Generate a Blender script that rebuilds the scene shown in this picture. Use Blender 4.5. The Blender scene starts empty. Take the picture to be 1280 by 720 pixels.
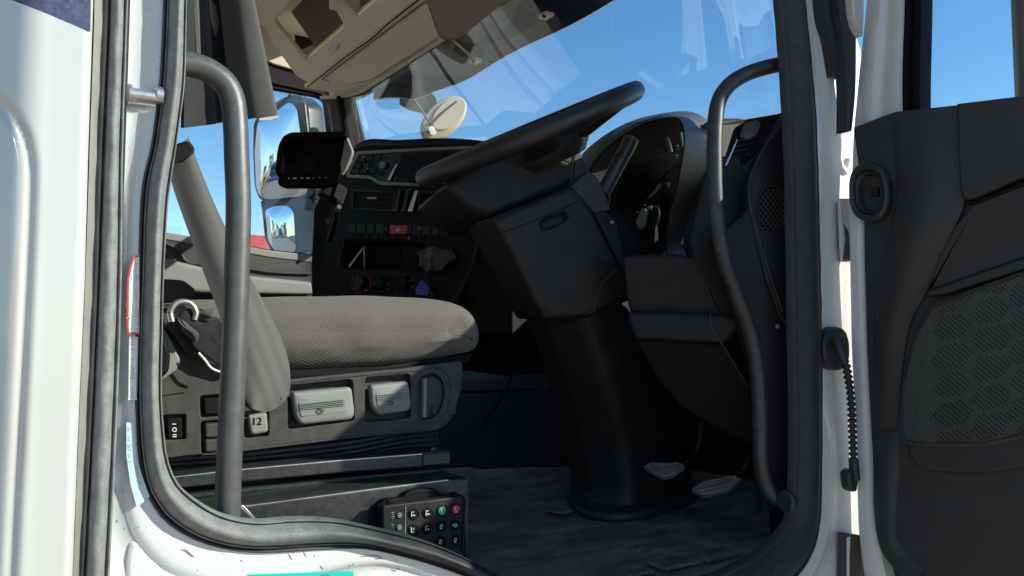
import bpy, bmesh, math, random
from mathutils import Vector, Matrix, noise
random.seed(7)
sc = bpy.context.scene
COL = sc.collection
# ------------------------------------------------------------------ camera
EYE = 1.70                                   # camera height above the yard
CAM = Vector((0.0, -0.9, EYE))
YAW, PITCH, FPX = math.radians(34.0), math.radians(3.8), 986.0
FWD = Vector((math.sin(YAW)*math.cos(PITCH), math.cos(YAW)*math.cos(PITCH), math.sin(PITCH)))
RGT = Vector((math.cos(YAW), -math.sin(YAW), 0))
UPV = RGT.cross(FWD)
cd = bpy.data.cameras.new('camera'); cam = bpy.data.objects.new('camera', cd); COL.objects.link(cam)
cam.location = CAM
cam.rotation_euler = FWD.to_track_quat('-Z', 'Y').to_euler()
cd.sensor_width = 36; cd.lens = 36*FPX/1280; cd.clip_start = 0.02; cd.clip_end = 3000
sc.camera = cam
# ------------------------------------------------------------------ light
SUN = Vector((-1.0, 0.86, -0.60)).normalized()          # direction the light travels
w = bpy.data.worlds.new('World'); sc.world = w; w.use_nodes = True
wn = w.node_tree; wn.nodes.clear()
sky = wn.nodes.new('ShaderNodeTexSky'); sky.sky_type = 'NISHITA'; sky.sun_disc = False
sky.sun_elevation = math.asin(-SUN.z)
sky.sun_rotation = math.atan2(-SUN.x, -SUN.y)
sky.air_density = 1.0; sky.dust_density = 0.0; sky.ozone_density = 1.6
bg = wn.nodes.new('ShaderNodeBackground'); bg.inputs[1].default_value = 0.12
wo = wn.nodes.new('ShaderNodeOutputWorld')
hs = wn.nodes.new('ShaderNodeHueSaturation'); hs.inputs['Saturation'].default_value = 1.30
wn.links.new(sky.outputs[0], hs.inputs['Color']); wn.links.new(hs.outputs[0], bg.inputs[0]); wn.links.new(bg.outputs[0], wo.inputs[0])
sl = bpy.data.lights.new('sun', 'SUN'); sl.energy = 4.8; sl.angle = math.radians(0.5); sl.color = (1.0, 0.925, 0.80)
so = bpy.data.objects.new('sun', sl); COL.objects.link(so); so.rotation_euler = SUN.to_track_quat('-Z', 'Y').to_euler()
so.location = (8, -8, 8)
sc.view_settings.view_transform = 'Standard'; sc.view_settings.look = 'None'
sc.view_settings.exposure = 0.86; sc.view_settings.gamma = 1
sc.cycles.use_denoising = True
sc.cycles.max_bounces = 10; sc.cycles.transparent_max_bounces = 16; sc.cycles.diffuse_bounces = 5
sc.cycles.sample_clamp_indirect = 6

# ------------------------------------------------------------------ materials
def _nt(name):
    m = bpy.data.materials.new(name); m.use_nodes = True
    nt = m.node_tree; nt.nodes.clear()
    out = nt.nodes.new('ShaderNodeOutputMaterial'); return m, nt, out
def _coord(nt, scale=(1, 1, 1)):
    tc = nt.nodes.new('ShaderNodeTexCoord'); mp = nt.nodes.new('ShaderNodeMapping')
    mp.inputs['Scale'].default_value = scale
    nt.links.new(tc.outputs['Object'], mp.inputs['Vector']); return mp.outputs['Vector']
def _noise(nt, vec, scale, detail=3, rough=0.6):
    n = nt.nodes.new('ShaderNodeTexNoise'); n.inputs['Scale'].default_value = scale
    n.inputs['Detail'].default_value = detail; n.inputs['Roughness'].default_value = rough
    nt.links.new(vec, n.inputs['Vector']); return n.outputs['Fac']
def _ramp(nt, fac, stops):
    r = nt.nodes.new('ShaderNodeValToRGB'); nt.links.new(fac, r.inputs['Fac'])
    e = r.color_ramp.elements
    while len(e) < len(stops): e.new(0.5)
    for el, (p, c) in zip(e, stops):
        el.position = p; el.color = (c if len(c) == 4 else (*c, 1))
    return r.outputs['Color']
def _mix(nt, fac, a, b, mode='MIX'):
    x = nt.nodes.new('ShaderNodeMix'); x.data_type = 'RGBA'; x.blend_type = mode
    for s, v in ((x.inputs[0], fac), (x.inputs[6], a), (x.inputs[7], b)):
        if hasattr(v, 'node'): nt.links.new(v, s)
        elif isinstance(v, (int, float)): s.default_value = v
        else: s.default_value = (*v[:3], 1)
    return x.outputs[2]
def _math(nt, op, a, b=None, c=None):
    x = nt.nodes.new('ShaderNodeMath'); x.operation = op
    for s, v in zip(x.inputs, (a, b, c)):
        if v is None: continue
        if hasattr(v, 'node'): nt.links.new(v, s)
        else: s.default_value = v
    return x.outputs[0]
def _bump(nt, h, strength, dist=0.001, prev=None):
    b = nt.nodes.new('ShaderNodeBump'); b.inputs['Strength'].default_value = strength
    b.inputs['Distance'].default_value = dist; nt.links.new(h, b.inputs['Height'])
    if prev is not None: nt.links.new(prev, b.inputs['Normal'])
    return b.outputs['Normal']
def surf(name, col, rough=0.5, grain=900, gstr=0.25, var=0.25, vscale=9, metal=0.0, dust=0.0, dustcol=(0.30, 0.27, 0.23), spec=0.5,
         coat=0.0, stretch=(1, 1, 1), wear=0.0, sheen=0.0, gdist=0.0006, litx=None):
    """A painted, moulded or rubber surface: grain relief, broad tonal variation, dust that lies on it."""
    m, nt, out = _nt(name); p = nt.nodes.new('ShaderNodeBsdfPrincipled')
    v = _coord(nt, stretch)
    big = _noise(nt, v, vscale, 4, 0.6); fine = _noise(nt, v, grain, 2, 0.7)
    c = _mix(nt, big, tuple(x*(1-var) for x in col), tuple(min(1, x*(1+var)) for x in col))
    if dust > 0:
        dn = _noise(nt, v, vscale*3.1, 6, 0.75)
        f = _ramp(nt, dn, [(0.42, (0, 0, 0)), (0.75, (1, 1, 1))])
        f = _math(nt, 'MULTIPLY', f, dust)
        c = _mix(nt, f, c, dustcol)
    if wear > 0:
        wv = _coord(nt, (1.0, 1.0, 7.0)); wnz = _noise(nt, wv, 60, 5, 0.8)
        f = _ramp(nt, wnz, [(0.66, (0, 0, 0)), (0.72, (1, 1, 1))]); f = _math(nt, 'MULTIPLY', f, wear)
        c = _mix(nt, f, c, (0.16, 0.13, 0.10))
        sp_ = _ramp(nt, _noise(nt, _coord(nt), 210, 1, 0.5), [(0.735, (0, 0, 0)), (0.77, (1, 1, 1))])
        c = _mix(nt, _math(nt, 'MULTIPLY', sp_, min(1, wear*1.4)), c, (0.10, 0.085, 0.07))
        gr_ = _ramp(nt, _noise(nt, _coord(nt, (1, 1, 0.35)), 22, 5, 0.7), [(0.5, (0, 0, 0)), (0.8, (1, 1, 1))])
        c = _mix(nt, _math(nt, 'MULTIPLY', gr_, wear*0.45), c, (0.34, 0.31, 0.26))
    if litx:        # sunlit rear and shaded front of the doorway put into the colour, mottled like dust
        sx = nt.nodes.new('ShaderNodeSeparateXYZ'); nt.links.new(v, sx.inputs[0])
        mr_ = nt.nodes.new('ShaderNodeMapRange'); mr_.inputs[1].default_value = litx[0]; mr_.inputs[2].default_value = litx[1]
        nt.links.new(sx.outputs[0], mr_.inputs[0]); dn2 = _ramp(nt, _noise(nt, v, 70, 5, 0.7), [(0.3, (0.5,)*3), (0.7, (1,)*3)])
        c = _mix(nt, _math(nt, 'MULTIPLY', mr_.outputs[0], dn2), c, litx[2])
    nt.links.new(c, p.inputs['Base Color'])
    rr = _math(nt, 'MULTIPLY_ADD', big, 0.22, rough-0.11); nt.links.new(rr, p.inputs['Roughness'])
    p.inputs['Metallic'].default_value = metal; p.inputs['Specular IOR Level'].default_value = spec
    p.inputs['Coat Weight'].default_value = coat; p.inputs['Coat Roughness'].default_value = 0.08
    p.inputs['Sheen Weight'].default_value = sheen
    if gstr > 0: nt.links.new(_bump(nt, fine, gstr, gdist), p.inputs['Normal'])
    nt.links.new(p.outputs[0], out.inputs[0]); return m
def weave(name, col, col2, pitch=0.0022, rough=0.9, dirs=('X', 'Z'), diag=0.0, bands=0.0):
    """Woven cloth: two crossed wave fields of thread, soft soiling."""
    m, nt, out = _nt(name); p = nt.nodes.new('ShaderNodeBsdfPrincipled')
    tc = nt.nodes.new('ShaderNodeTexCoord'); sp = nt.nodes.new('ShaderNodeSeparateXYZ'); nt.links.new(tc.outputs['Object'], sp.inputs[0])
    k = 2*math.pi/pitch
    sxx = _math(nt, 'ADD', sp.outputs[0], sp.outputs[1])
    a0 = _math(nt, 'MULTIPLY', _math(nt, 'ADD', sxx, _math(nt, 'MULTIPLY', sp.outputs[2], diag)), k)
    b0 = _math(nt, 'MULTIPLY', _math(nt, 'SUBTRACT', sp.outputs[2], _math(nt, 'MULTIPLY', sxx, diag)), k)
    h = _math(nt, 'MULTIPLY', _math(nt, 'SINE', a0), _math(nt, 'SINE', b0))
    hf = _math(nt, 'MULTIPLY_ADD', h, 0.5, 0.5)
    v = _coord(nt); big = _noise(nt, v, 14, 5, 0.65)
    c = _mix(nt, hf, col, col2); c = _mix(nt, _math(nt, 'MULTIPLY', big, 0.5), c, tuple(x*0.55 for x in col))
    if bands > 0:
        bn = _math(nt, 'SINE', _math(nt, 'MULTIPLY', a0, 1.0/8))
        c = _mix(nt, _math(nt, 'MULTIPLY', _math(nt, 'MULTIPLY_ADD', bn, 0.5, 0.5), bands), c, tuple(x*0.4 for x in col))
    nt.links.new(c, p.inputs['Base Color']); p.inputs['Roughness'].default_value = rough
    p.inputs['Specular IOR Level'].default_value = 0.25; p.inputs['Sheen Weight'].default_value = 0.15
    n1 = _bump(nt, hf, 0.6, 0.0006); n2 = _bump(nt, _noise(nt, v, 5, 3), 0.35, 0.02, n1)
    nt.links.new(n2, p.inputs['Normal']); nt.links.new(p.outputs[0], out.inputs[0]); return m
def webbing(name, p0, p1, width):
    """Seat belt webbing: fine diagonal twill and the broad lengthwise bands woven into it."""
    m, nt, out = _nt(name); p = nt.nodes.new('ShaderNodeBsdfPrincipled'); d = (p1-p0).normalized()
    tc = nt.nodes.new('ShaderNodeTexCoord'); sp = nt.nodes.new('ShaderNodeSeparateXYZ'); nt.links.new(tc.outputs['Object'], sp.inputs[0])
    dot = lambda ax, az, off: _math(nt, 'ADD', _math(nt, 'ADD', _math(nt, 'MULTIPLY', sp.outputs[0], ax), _math(nt, 'MULTIPLY', sp.outputs[2], az)), off)
    cr_ = dot(-d.z, d.x, -(-d.z*p0.x+d.x*p0.z)); al = dot(d.x, d.z, 0.0)
    band = _math(nt, 'SINE', _math(nt, 'MULTIPLY', cr_, 2*math.pi*3.4/width))
    tw = _math(nt, 'SINE', _math(nt, 'MULTIPLY', _math(nt, 'ADD', cr_, al), 2*math.pi/0.0026))
    c = _mix(nt, _ramp(nt, _math(nt, 'MULTIPLY_ADD', band, 0.5, 0.5), [(0.35, (0, 0, 0)), (0.65, (1, 1, 1))]), (0.062, 0.060, 0.054), (0.041, 0.039, 0.035))
    c = _mix(nt, _math(nt, 'MULTIPLY', _math(nt, 'MULTIPLY_ADD', tw, 0.5, 0.5), 0.45), c, (0.022, 0.021, 0.019))
    nt.links.new(c, p.inputs['Base Color']); p.inputs['Roughness'].default_value = 0.62; p.inputs['Sheen Weight'].default_value = 0.2
    nt.links.new(_bump(nt, tw, 0.35, 0.0003), p.inputs['Normal']); nt.links.new(p.outputs[0], out.inputs[0]); return m
def pane(name, tint=(0.93, 0.96, 0.96), ior=1.45, gain=1.0, dirt=0.03, rough=0.0):
    """Thin window pane: what is behind shows through, Fresnel reflection, a breath of dust."""
    m, nt, out = _nt(name)
    tr = nt.nodes.new('ShaderNodeBsdfTransparent'); tr.inputs[0].default_value = (*tint, 1)
    gl = nt.nodes.new('ShaderNodeBsdfGlossy'); gl.inputs['Roughness'].default_value = rough
    fr = nt.nodes.new('ShaderNodeLayerWeight'); fr.inputs[0].default_value = 0.5      # Schlick, alike from both sides of the pane
    f = _math(nt, 'MULTIPLY', _math(nt, 'MULTIPLY_ADD', _math(nt, 'POWER', fr.outputs['Facing'], 5.0), 0.92, 0.05), gain)
    mx = nt.nodes.new('ShaderNodeMixShader'); nt.links.new(f, mx.inputs[0])
    nt.links.new(tr.outputs[0], mx.inputs[1]); nt.links.new(gl.outputs[0], mx.inputs[2])
    df = nt.nodes.new('ShaderNodeBsdfDiffuse'); df.inputs[0].default_value = (0.75, 0.75, 0.72, 1)
    v = _coord(nt); dn = _ramp(nt, _noise(nt, v, 6, 6, 0.7), [(0.35, (0.2,)*3), (0.8, (1,)*3)])
    m2 = nt.nodes.new('ShaderNodeMixShader'); nt.links.new(_math(nt, 'MULTIPLY', dn, dirt), m2.inputs[0])
    nt.links.new(mx.outputs[0], m2.inputs[1]); nt.links.new(df.outputs[0], m2.inputs[2])
    nt.links.new(m2.outputs[0], out.inputs[0]); return m

M = {}
M['paint'] = surf('white_paint', (0.49, 0.50, 0.475), 0.28, grain=260, gstr=0.05, var=0.02, vscale=5, coat=0.5, dust=0.10, wear=0.0)
M['jamb'] = surf('jamb_paint', (0.60, 0.605, 0.595), 0.33, grain=180, gstr=0.10, var=0.03, vscale=12, coat=0.35, dust=0.22, dustcol=(0.42, 0.40, 0.37), wear=0.55)
M['rubber'] = surf('seal_rubber', (0.022, 0.023, 0.026), 0.6, grain=320, gstr=0.85, spec=0.35, var=0.25, vscale=25, dust=0.35, dustcol=(0.08, 0.08, 0.08), litx=(0.42, 0.28, (0.24, 0.236, 0.222)))
M['rubber_dark'] = surf('dark_rubber', (0.020, 0.021, 0.023), 0.5, grain=500, gstr=0.35, var=0.3, vscale=25, dust=0.12, dustcol=(0.10, 0.10, 0.10))
M['rubber_worn'] = surf('weathered_rubber', (0.17, 0.16, 0.14), 0.6, grain=240, gstr=0.8, var=0.35, vscale=40, dust=0.45, dustcol=(0.24, 0.23, 0.20), stretch=(1, 1, 0.25))
M['plastic'] = surf('black_plastic', (0.013, 0.013, 0.014), 0.5, spec=0.22, grain=1100, gstr=0.35, var=0.2, vscale=8, dust=0.06, dustcol=(0.16, 0.15, 0.14))
M['plastic_deep'] = surf('deep_black_plastic', (0.006, 0.006, 0.006), 0.6, spec=0.12, grain=900, gstr=0.3, var=0.3, vscale=8)
M['plastic_seat'] = surf('seat_plastic', (0.038, 0.035, 0.031), 0.6, spec=0.3, grain=1000, gstr=0.6, var=0.15, vscale=12, dust=0.25, dustcol=(0.17, 0.16, 0.14))
M['plastic_brown'] = surf('column_plastic', (0.015, 0.013, 0.0125), 0.46, spec=0.25, grain=1300, gstr=0.3, var=0.15, vscale=7, dust=0.05)
M['lever'] = surf('lever_plastic', (0.19, 0.19, 0.172), 0.55, grain=1400, gstr=0.35, var=0.12, vscale=20, dust=0.2)
M['soft'] = surf('soft_dash', (0.035, 0.034, 0.034), 0.5, spec=0.35, grain=1000, gstr=0.5, var=0.2, vscale=8, dust=0.12, dustcol=(0.2, 0.19, 0.17))
M['doortrim'] = surf('door_trim', (0.021, 0.0215, 0.023), 0.5, grain=620, gstr=0.7, var=0.15, vscale=6, dust=0.06, dustcol=(0.14, 0.14, 0.14), gdist=0.001)
M['pedal'] = surf('worn_pedal', (0.13, 0.125, 0.115), 0.5, grain=400, gstr=0.6, var=0.4, vscale=60, dust=0.5, dustcol=(0.26, 0.25, 0.23))
M['speaker'] = surf('speaker_mesh', (0.034, 0.034, 0.034), 0.5, grain=620, gstr=0.3, var=0.12, vscale=8, dust=0.2, dustcol=(0.14, 0.14, 0.13))
M['beltstripe'] = surf('belt_stripe', (0.060, 0.058, 0.053), 0.8, grain=900, gstr=0.5, var=0.2)
M['doorcloth'] = surf('door_cloth', (0.035, 0.033, 0.032), 0.85, grain=500, gstr=0.6, var=0.35, vscale=60, stretch=(1, 0.25, 1.6), sheen=0.1)
M['hood'] = surf('hood_skin', (0.060, 0.058, 0.056), 0.45, grain=1000, gstr=0.5, var=0.15, vscale=8, dust=0.15, dustcol=(0.2, 0.19, 0.17))
M['stalk'] = surf('stalk_plastic', (0.028, 0.028, 0.030), 0.33, grain=1200, gstr=0.2, var=0.15)
M['glossblack'] = surf('gloss_black', (0.008, 0.008, 0.009), 0.15, grain=300, gstr=0.02, var=0.2, vscale=8, spec=0.5)
M['wheel'] = surf('wheel_leather', (0.014, 0.014, 0.016), 0.42, grain=1500, gstr=0.35, var=0.2, vscale=15)
M['handle'] = surf('sunlit_handle_coat', (0.070, 0.069, 0.066), 0.32, grain=900, gstr=0.5, var=0.12, vscale=20, dust=0.25, dustcol=(0.22, 0.21, 0.19))  # paler copy of the handle coat, sunlight put into the colour
M['handle_shaded'] = surf('shaded_handle_coat', (0.020, 0.021, 0.023), 0.42, grain=900, gstr=0.45, var=0.15, vscale=20, dust=0.12)  # same coat darkened for the handle that stands in shade
M['steel'] = surf('steel', (0.55, 0.54, 0.52), 0.38, grain=300, gstr=0.3, var=0.2, vscale=60, metal=0.9, dust=0.3)
M['chrome'] = surf('satin_chrome', (0.60, 0.61, 0.62), 0.22, grain=300, gstr=0.03, var=0.05, metal=1.0)
M['rail'] = surf('black_steel', (0.022, 0.022, 0.024), 0.34, grain=300, gstr=0.12, var=0.3, vscale=30, dust=0.12)
M['rust'] = surf('rusty_grease', (0.045, 0.036, 0.030), 0.55, grain=120, gstr=0.8, var=0.6, vscale=60, dust=0.15, gdist=0.002)
M['beige'] = surf('beige_lining', (0.76, 0.71, 0.59), 0.75, grain=900, gstr=0.35, var=0.06, vscale=6)
M['beige_dark'] = surf('taupe_lining', (0.42, 0.37, 0.29), 0.85, grain=500, gstr=0.5, var=0.12, vscale=20)
M['visor'] = surf('visor_cloth', (0.17, 0.135, 0.11), 0.85, grain=900, gstr=0.4, var=0.08, vscale=9)
M['floor'] = surf('floor_rubber', (0.085, 0.070, 0.054), 0.6, grain=500, gstr=0.4, var=0.4, vscale=4.5, dust=0.8, dustcol=(0.34, 0.28, 0.21), stretch=(0.7, 1.5, 1))
M['carpet'] = surf('tunnel_carpet', (0.006, 0.008, 0.010), 0.95, grain=700, gstr=0.9, var=0.35, vscale=40, sheen=0.1)
M['cushion'] = weave('seat_cloth', (0.205, 0.182, 0.155), (0.024, 0.021, 0.019), pitch=0.0048, diag=0.6)
M['darkcloth'] = weave('dark_cloth', (0.03, 0.03, 0.032), (0.014, 0.014, 0.016), pitch=0.003, diag=0.5)
M['belt'] = weave('belt_webbing', (0.115, 0.110, 0.098), (0.06, 0.058, 0.053), pitch=0.0019, diag=0.9)
M['curtain'] = surf('curtain_cloth', (0.07, 0.066, 0.059), 0.9, grain=700, gstr=0.8, var=0.15, vscale=20, sheen=0.15)
M['glass'] = pane('windscreen_glass', (0.93, 0.97, 0.985), gain=2.6)
M['sideglass'] = pane('side_glass', (0.92, 0.96, 0.97), gain=1.0, dirt=0.02)
M['smoked'] = pane('smoked_acrylic', (0.035, 0.07, 0.09), gain=0.6, dirt=0.01)
M['mirror'] = surf('mirror_silver', (0.44, 0.52, 0.64), 0.01, grain=100, gstr=0.0, var=0.01, metal=1.0)
M['navy'] = surf('navy_paint', (0.030, 0.042, 0.10), 0.45, grain=260, gstr=0.2, var=0.2, vscale=60, dust=0.3)
M['housing'] = surf('mirror_housing', (0.020, 0.021, 0.024), 0.42, grain=700, gstr=0.2, var=0.15)
M['ochre'] = surf('reflected_beige', (0.40, 0.345, 0.225), 0.35, grain=300, gstr=0.1, var=0.25, vscale=14)  # beige reflected in the kerb mirror, put in as surface colour
M['monitor'] = surf('monitor_black', (0.0015, 0.0015, 0.0015), 0.6, spec=0.06, grain=900, gstr=0.1, var=0.1)
M['screen'] = surf('dark_screen', (0.004, 0.004, 0.005), 0.38, spec=0.15, grain=100, gstr=0.0, var=0.1)
M['redbtn'] = surf('red_button', (0.35, 0.012, 0.012), 0.4, grain=400, gstr=0.1, var=0.1)
M['redkey'] = surf('red_key', (0.55, 0.03, 0.04), 0.4, grain=400, gstr=0.1, var=0.1)
M['greenkey'] = surf('green_key', (0.02, 0.30, 0.17), 0.4, grain=400, gstr=0.1, var=0.1)
M['greykey'] = surf('grey_key', (0.12, 0.14, 0.17), 0.4, grain=400, gstr=0.1, var=0.1)
M['blue'] = surf('blue_tag', (0.01, 0.04, 0.38), 0.35, grain=400, gstr=0.05, var=0.1)
M['print'] = surf('white_print', (0.65, 0.66, 0.66), 0.6, grain=400, gstr=0.0, var=0.05)
M['dimprint'] = surf('grey_print', (0.20, 0.21, 0.22), 0.6, grain=400, gstr=0.0, var=0.05)
M['ink'] = surf('grey_ink', (0.36, 0.36, 0.34), 0.6, grain=400, gstr=0.0, var=0.1)
M['scratch'] = surf('dark_scuff', (0.20, 0.17, 0.13), 0.7, grain=400, gstr=0.0, var=0.3, vscale=200)
M['sticker'] = surf('sticker_paper', (0.72, 0.70, 0.64), 0.5, grain=400, gstr=0.0, var=0.03)
M['stickerblue'] = surf('pale_blue_sticker', (0.46, 0.56, 0.60), 0.4, grain=400, gstr=0.0, var=0.05)
M['redink'] = surf('red_ink', (0.50, 0.03, 0.035), 0.5, grain=400, gstr=0.0, var=0.15)
M['teal'] = surf('teal_sticker', (0.0, 0.47, 0.40), 0.4, grain=400, gstr=0.0, var=0.05)
M['gravel'] = surf('gravel_yard', (0.40, 0.305, 0.205), 0.95, grain=9, gstr=0.9, var=0.35, vscale=0.6, dust=0.4, dustcol=(0.36, 0.32, 0.26), gdist=0.03)
M['redpaint'] = surf('red_paint', (0.42, 0.02, 0.03), 0.3, grain=100, gstr=0.02, var=0.05, vscale=1, coat=0.6)
M['orangepaint'] = surf('orange_paint', (0.75, 0.25, 0.03), 0.4, grain=100, gstr=0.02, var=0.05, vscale=1)
M['bluepaint'] = surf('blue_paint', (0.03, 0.06, 0.35), 0.3, grain=100, gstr=0.02, var=0.05, vscale=1, coat=0.6)
M['tyre'] = surf('tyre_rubber', (0.02, 0.02, 0.02), 0.8, grain=60, gstr=0.5, var=0.2)
M['earth'] = surf('dry_scrub', (0.13, 0.105, 0.065), 0.95, grain=3, gstr=1.0, var=0.5, vscale=0.5, gdist=0.2)
M['leaf'] = surf('scrub_leaf', (0.075, 0.075, 0.035), 0.8, grain=20, gstr=0.3, var=0.5, vscale=2)
M['bark'] = surf('bark', (0.12, 0.09, 0.06), 0.9, grain=30, gstr=0.8, var=0.3, vscale=4)

# ------------------------------------------------------------------ geometry helpers
def ray(px, py):
    return (FWD*FPX + RGT*(px-640) + UPV*(360-py))/FPX
class Plane:
    """A flat working plane; front() lies at its surface, its normal points to the viewer's side."""
    def __init__(s, o, n, up=(0, 0, 1)):
        s.o = Vector(o); s.n = Vector(n).normalized(); up = Vector(up)
        s.v = (up - s.n*up.dot(s.n)).normalized(); s.u = s.v.cross(s.n)
    def at(s, px, py):
        d = ray(px, py); t = (s.o-CAM).dot(s.n)/d.dot(s.n); return CAM + d*t
    def ab(s, px, py):
        q = s.at(px, py) - s.o; return (q.dot(s.u), q.dot(s.v))
    def w(s, a, b, c=0.0): return s.o + s.u*a + s.v*b + s.n*c
def PY(y): return Plane((0, y, 0), (0, -1, 0))
def PX(x): return Plane((x, 0, 0), (-1, 0, 0))
def PZ(z): return Plane((0, 0, z), (0, 0, 1), (0, 1, 0))
def Yp(px, py, y): return PY(y).at(px, py)
def Xp(px, py, x): return PX(x).at(px, py)
def Zp(px, py, z): return PZ(z).at(px, py)

def thing(name, label, cat, loc=(0, 0, 0), group=None, kind=None):
    o = bpy.data.objects.new(name, None); COL.objects.link(o); o.location = loc
    o.empty_display_size = 0.05
    o['label'] = label; o['category'] = cat
    if group: o['group'] = group
    if kind: o['kind'] = kind
    bpy.context.view_layer.update(); return o
def put(name, me, mat, parent=None, label=None):
    o = bpy.data.objects.new(name, me); COL.objects.link(o)
    if mat is not None:
        me.materials.clear(); me.materials.append(mat)
    if parent is not None:
        o.parent = parent
        o.matrix_parent_inverse = Matrix.Translation(-world_loc(parent))
    if label: o['label'] = label
    return o
def world_loc(o):
    # every root is unrotated and every part keeps a zero own transform
    r = o
    while r.parent is not None: r = r.parent
    return Vector(r.location) if r is o else Vector((0, 0, 0))
def mesh(name, vs, fs, smooth=35):
    me = bpy.data.meshes.new(name); me.from_pydata([tuple(v) for v in vs], [], fs); me.validate(); me.update()
    if smooth:
        me.polygons.foreach_set('use_smooth', [True]*len(me.polygons))
        me.set_sharp_from_angle(angle=math.radians(smooth))
    return me
def fixn(me):
    bm = bmesh.new(); bm.from_mesh(me); bmesh.ops.recalc_face_normals(bm, faces=bm.faces); bm.to_mesh(me); bm.free(); return me
def joined(name, parts, mat, parent=None, label=None, kind=None):
    vs, fs = [], []
    for v, f in parts:
        k = len(vs); vs += list(v); fs += [[i+k for i in q] for q in f]
    o = put(name, fixn(mesh(name, vs, fs)), mat, parent, label)
    if kind: o['kind'] = kind
    return o
def cr(pts, n=8, closed=False):
    """Catmull-Rom through points (any dimension)."""
    pts = [Vector(p) for p in pts]; N = len(pts); out = []
    rng = range(N) if closed else range(N-1)
    for i in rng:
        if closed: a, b, c, d = pts[(i-1) % N], pts[i], pts[(i+1) % N], pts[(i+2) % N]
        else: a, b, c, d = pts[max(i-1, 0)], pts[i], pts[i+1], pts[min(i+2, N-1)]
        for k in range(n):
            t = k/n
            out.append(0.5*((2*b)+(c-a)*t+(2*a-5*b+4*c-d)*t*t+(3*b-a-3*c+d)*t*t*t))
    if not closed: out.append(pts[-1])
    return out
def resample(pts, n):
    pts = [Vector(p) for p in pts]; L = [0]
    for a, b in zip(pts, pts[1:]): L.append(L[-1]+(b-a).length)
    out = []; j = 0
    for i in range(n):
        s = L[-1]*i/(n-1)
        while j < len(L)-2 and L[j+1] < s: j += 1
        t = (s-L[j])/max(1e-9, L[j+1]-L[j]); out.append(pts[j].lerp(pts[j+1], min(1, max(0, t))))
    return out
def rnd(pts, r, n=5):
    """Round the corners of a pixel or plane polygon (quadratic fillets). A corner may carry its own radius as third value."""
    out = []; N = len(pts)
    for i in range(N):
        p = pts[i]; rr = p[2] if len(p) > 2 else r
        b = Vector(p[:2]); a = Vector(pts[i-1][:2]); c = Vector(pts[(i+1) % N][:2])
        if rr <= 0: out.append(tuple(b)); continue
        da, dc = (a-b), (c-b); la, lc = da.length, dc.length
        k1 = min(rr, la*0.49); k2 = min(rr, lc*0.49)
        s, e = b+da.normalized()*k1, b+dc.normalized()*k2
        for k in range(n+1):
            t = k/n; q = s*(1-t)**2+b*2*t*(1-t)+e*t*t; out.append(tuple(q))
    return out
def plate2(name, outer, plane, thick, mat, parent=None, holes=(), bevel=0.0015, label=None, back=0.0):
    """Flat plate with holes: outlines in plane units; its front lies `back` behind the plane, its body behind that."""
    cu = bpy.data.curves.new(name, 'CURVE'); cu.dimensions = '2D'; cu.fill_mode = 'BOTH'
    bevel = min(bevel, thick*0.45)
    cu.extrude = max(1e-5, thick/2-bevel); cu.bevel_depth = bevel; cu.bevel_resolution = 2; cu.offset = -bevel
    for loop in [outer]+list(holes):
        sp = cu.splines.new('POLY'); sp.points.add(len(loop)-1)
        for pt, q in zip(sp.points, loop): pt.co = (q[0], q[1], 0, 1)
        sp.use_cyclic_u = True
    ob = bpy.data.objects.new('tmp', cu); me = bpy.data.meshes.new_from_object(ob)
    bpy.data.objects.remove(ob); bpy.data.curves.remove(cu)
    me.name = name
    for v in me.vertices:
        a, b, c = v.co; v.co = plane.w(a, b, c-thick/2-back)
    me.polygons.foreach_set('use_smooth', [True]*len(me.polygons)); me.set_sharp_from_angle(angle=math.radians(40))
    return put(name, me, mat, parent, label)
def plate(name, outer, plane, thick, mat, parent=None, holes=(), bevel=0.0015, label=None, r=0, back=0.0):
    f = lambda L: [plane.ab(*q[:2]) for q in (rnd(L, r) if r or any(len(p) > 2 for p in L) else L)]
    return plate2(name, f(outer), plane, thick, mat, parent, [f(h) for h in holes], bevel, label, back)
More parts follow.
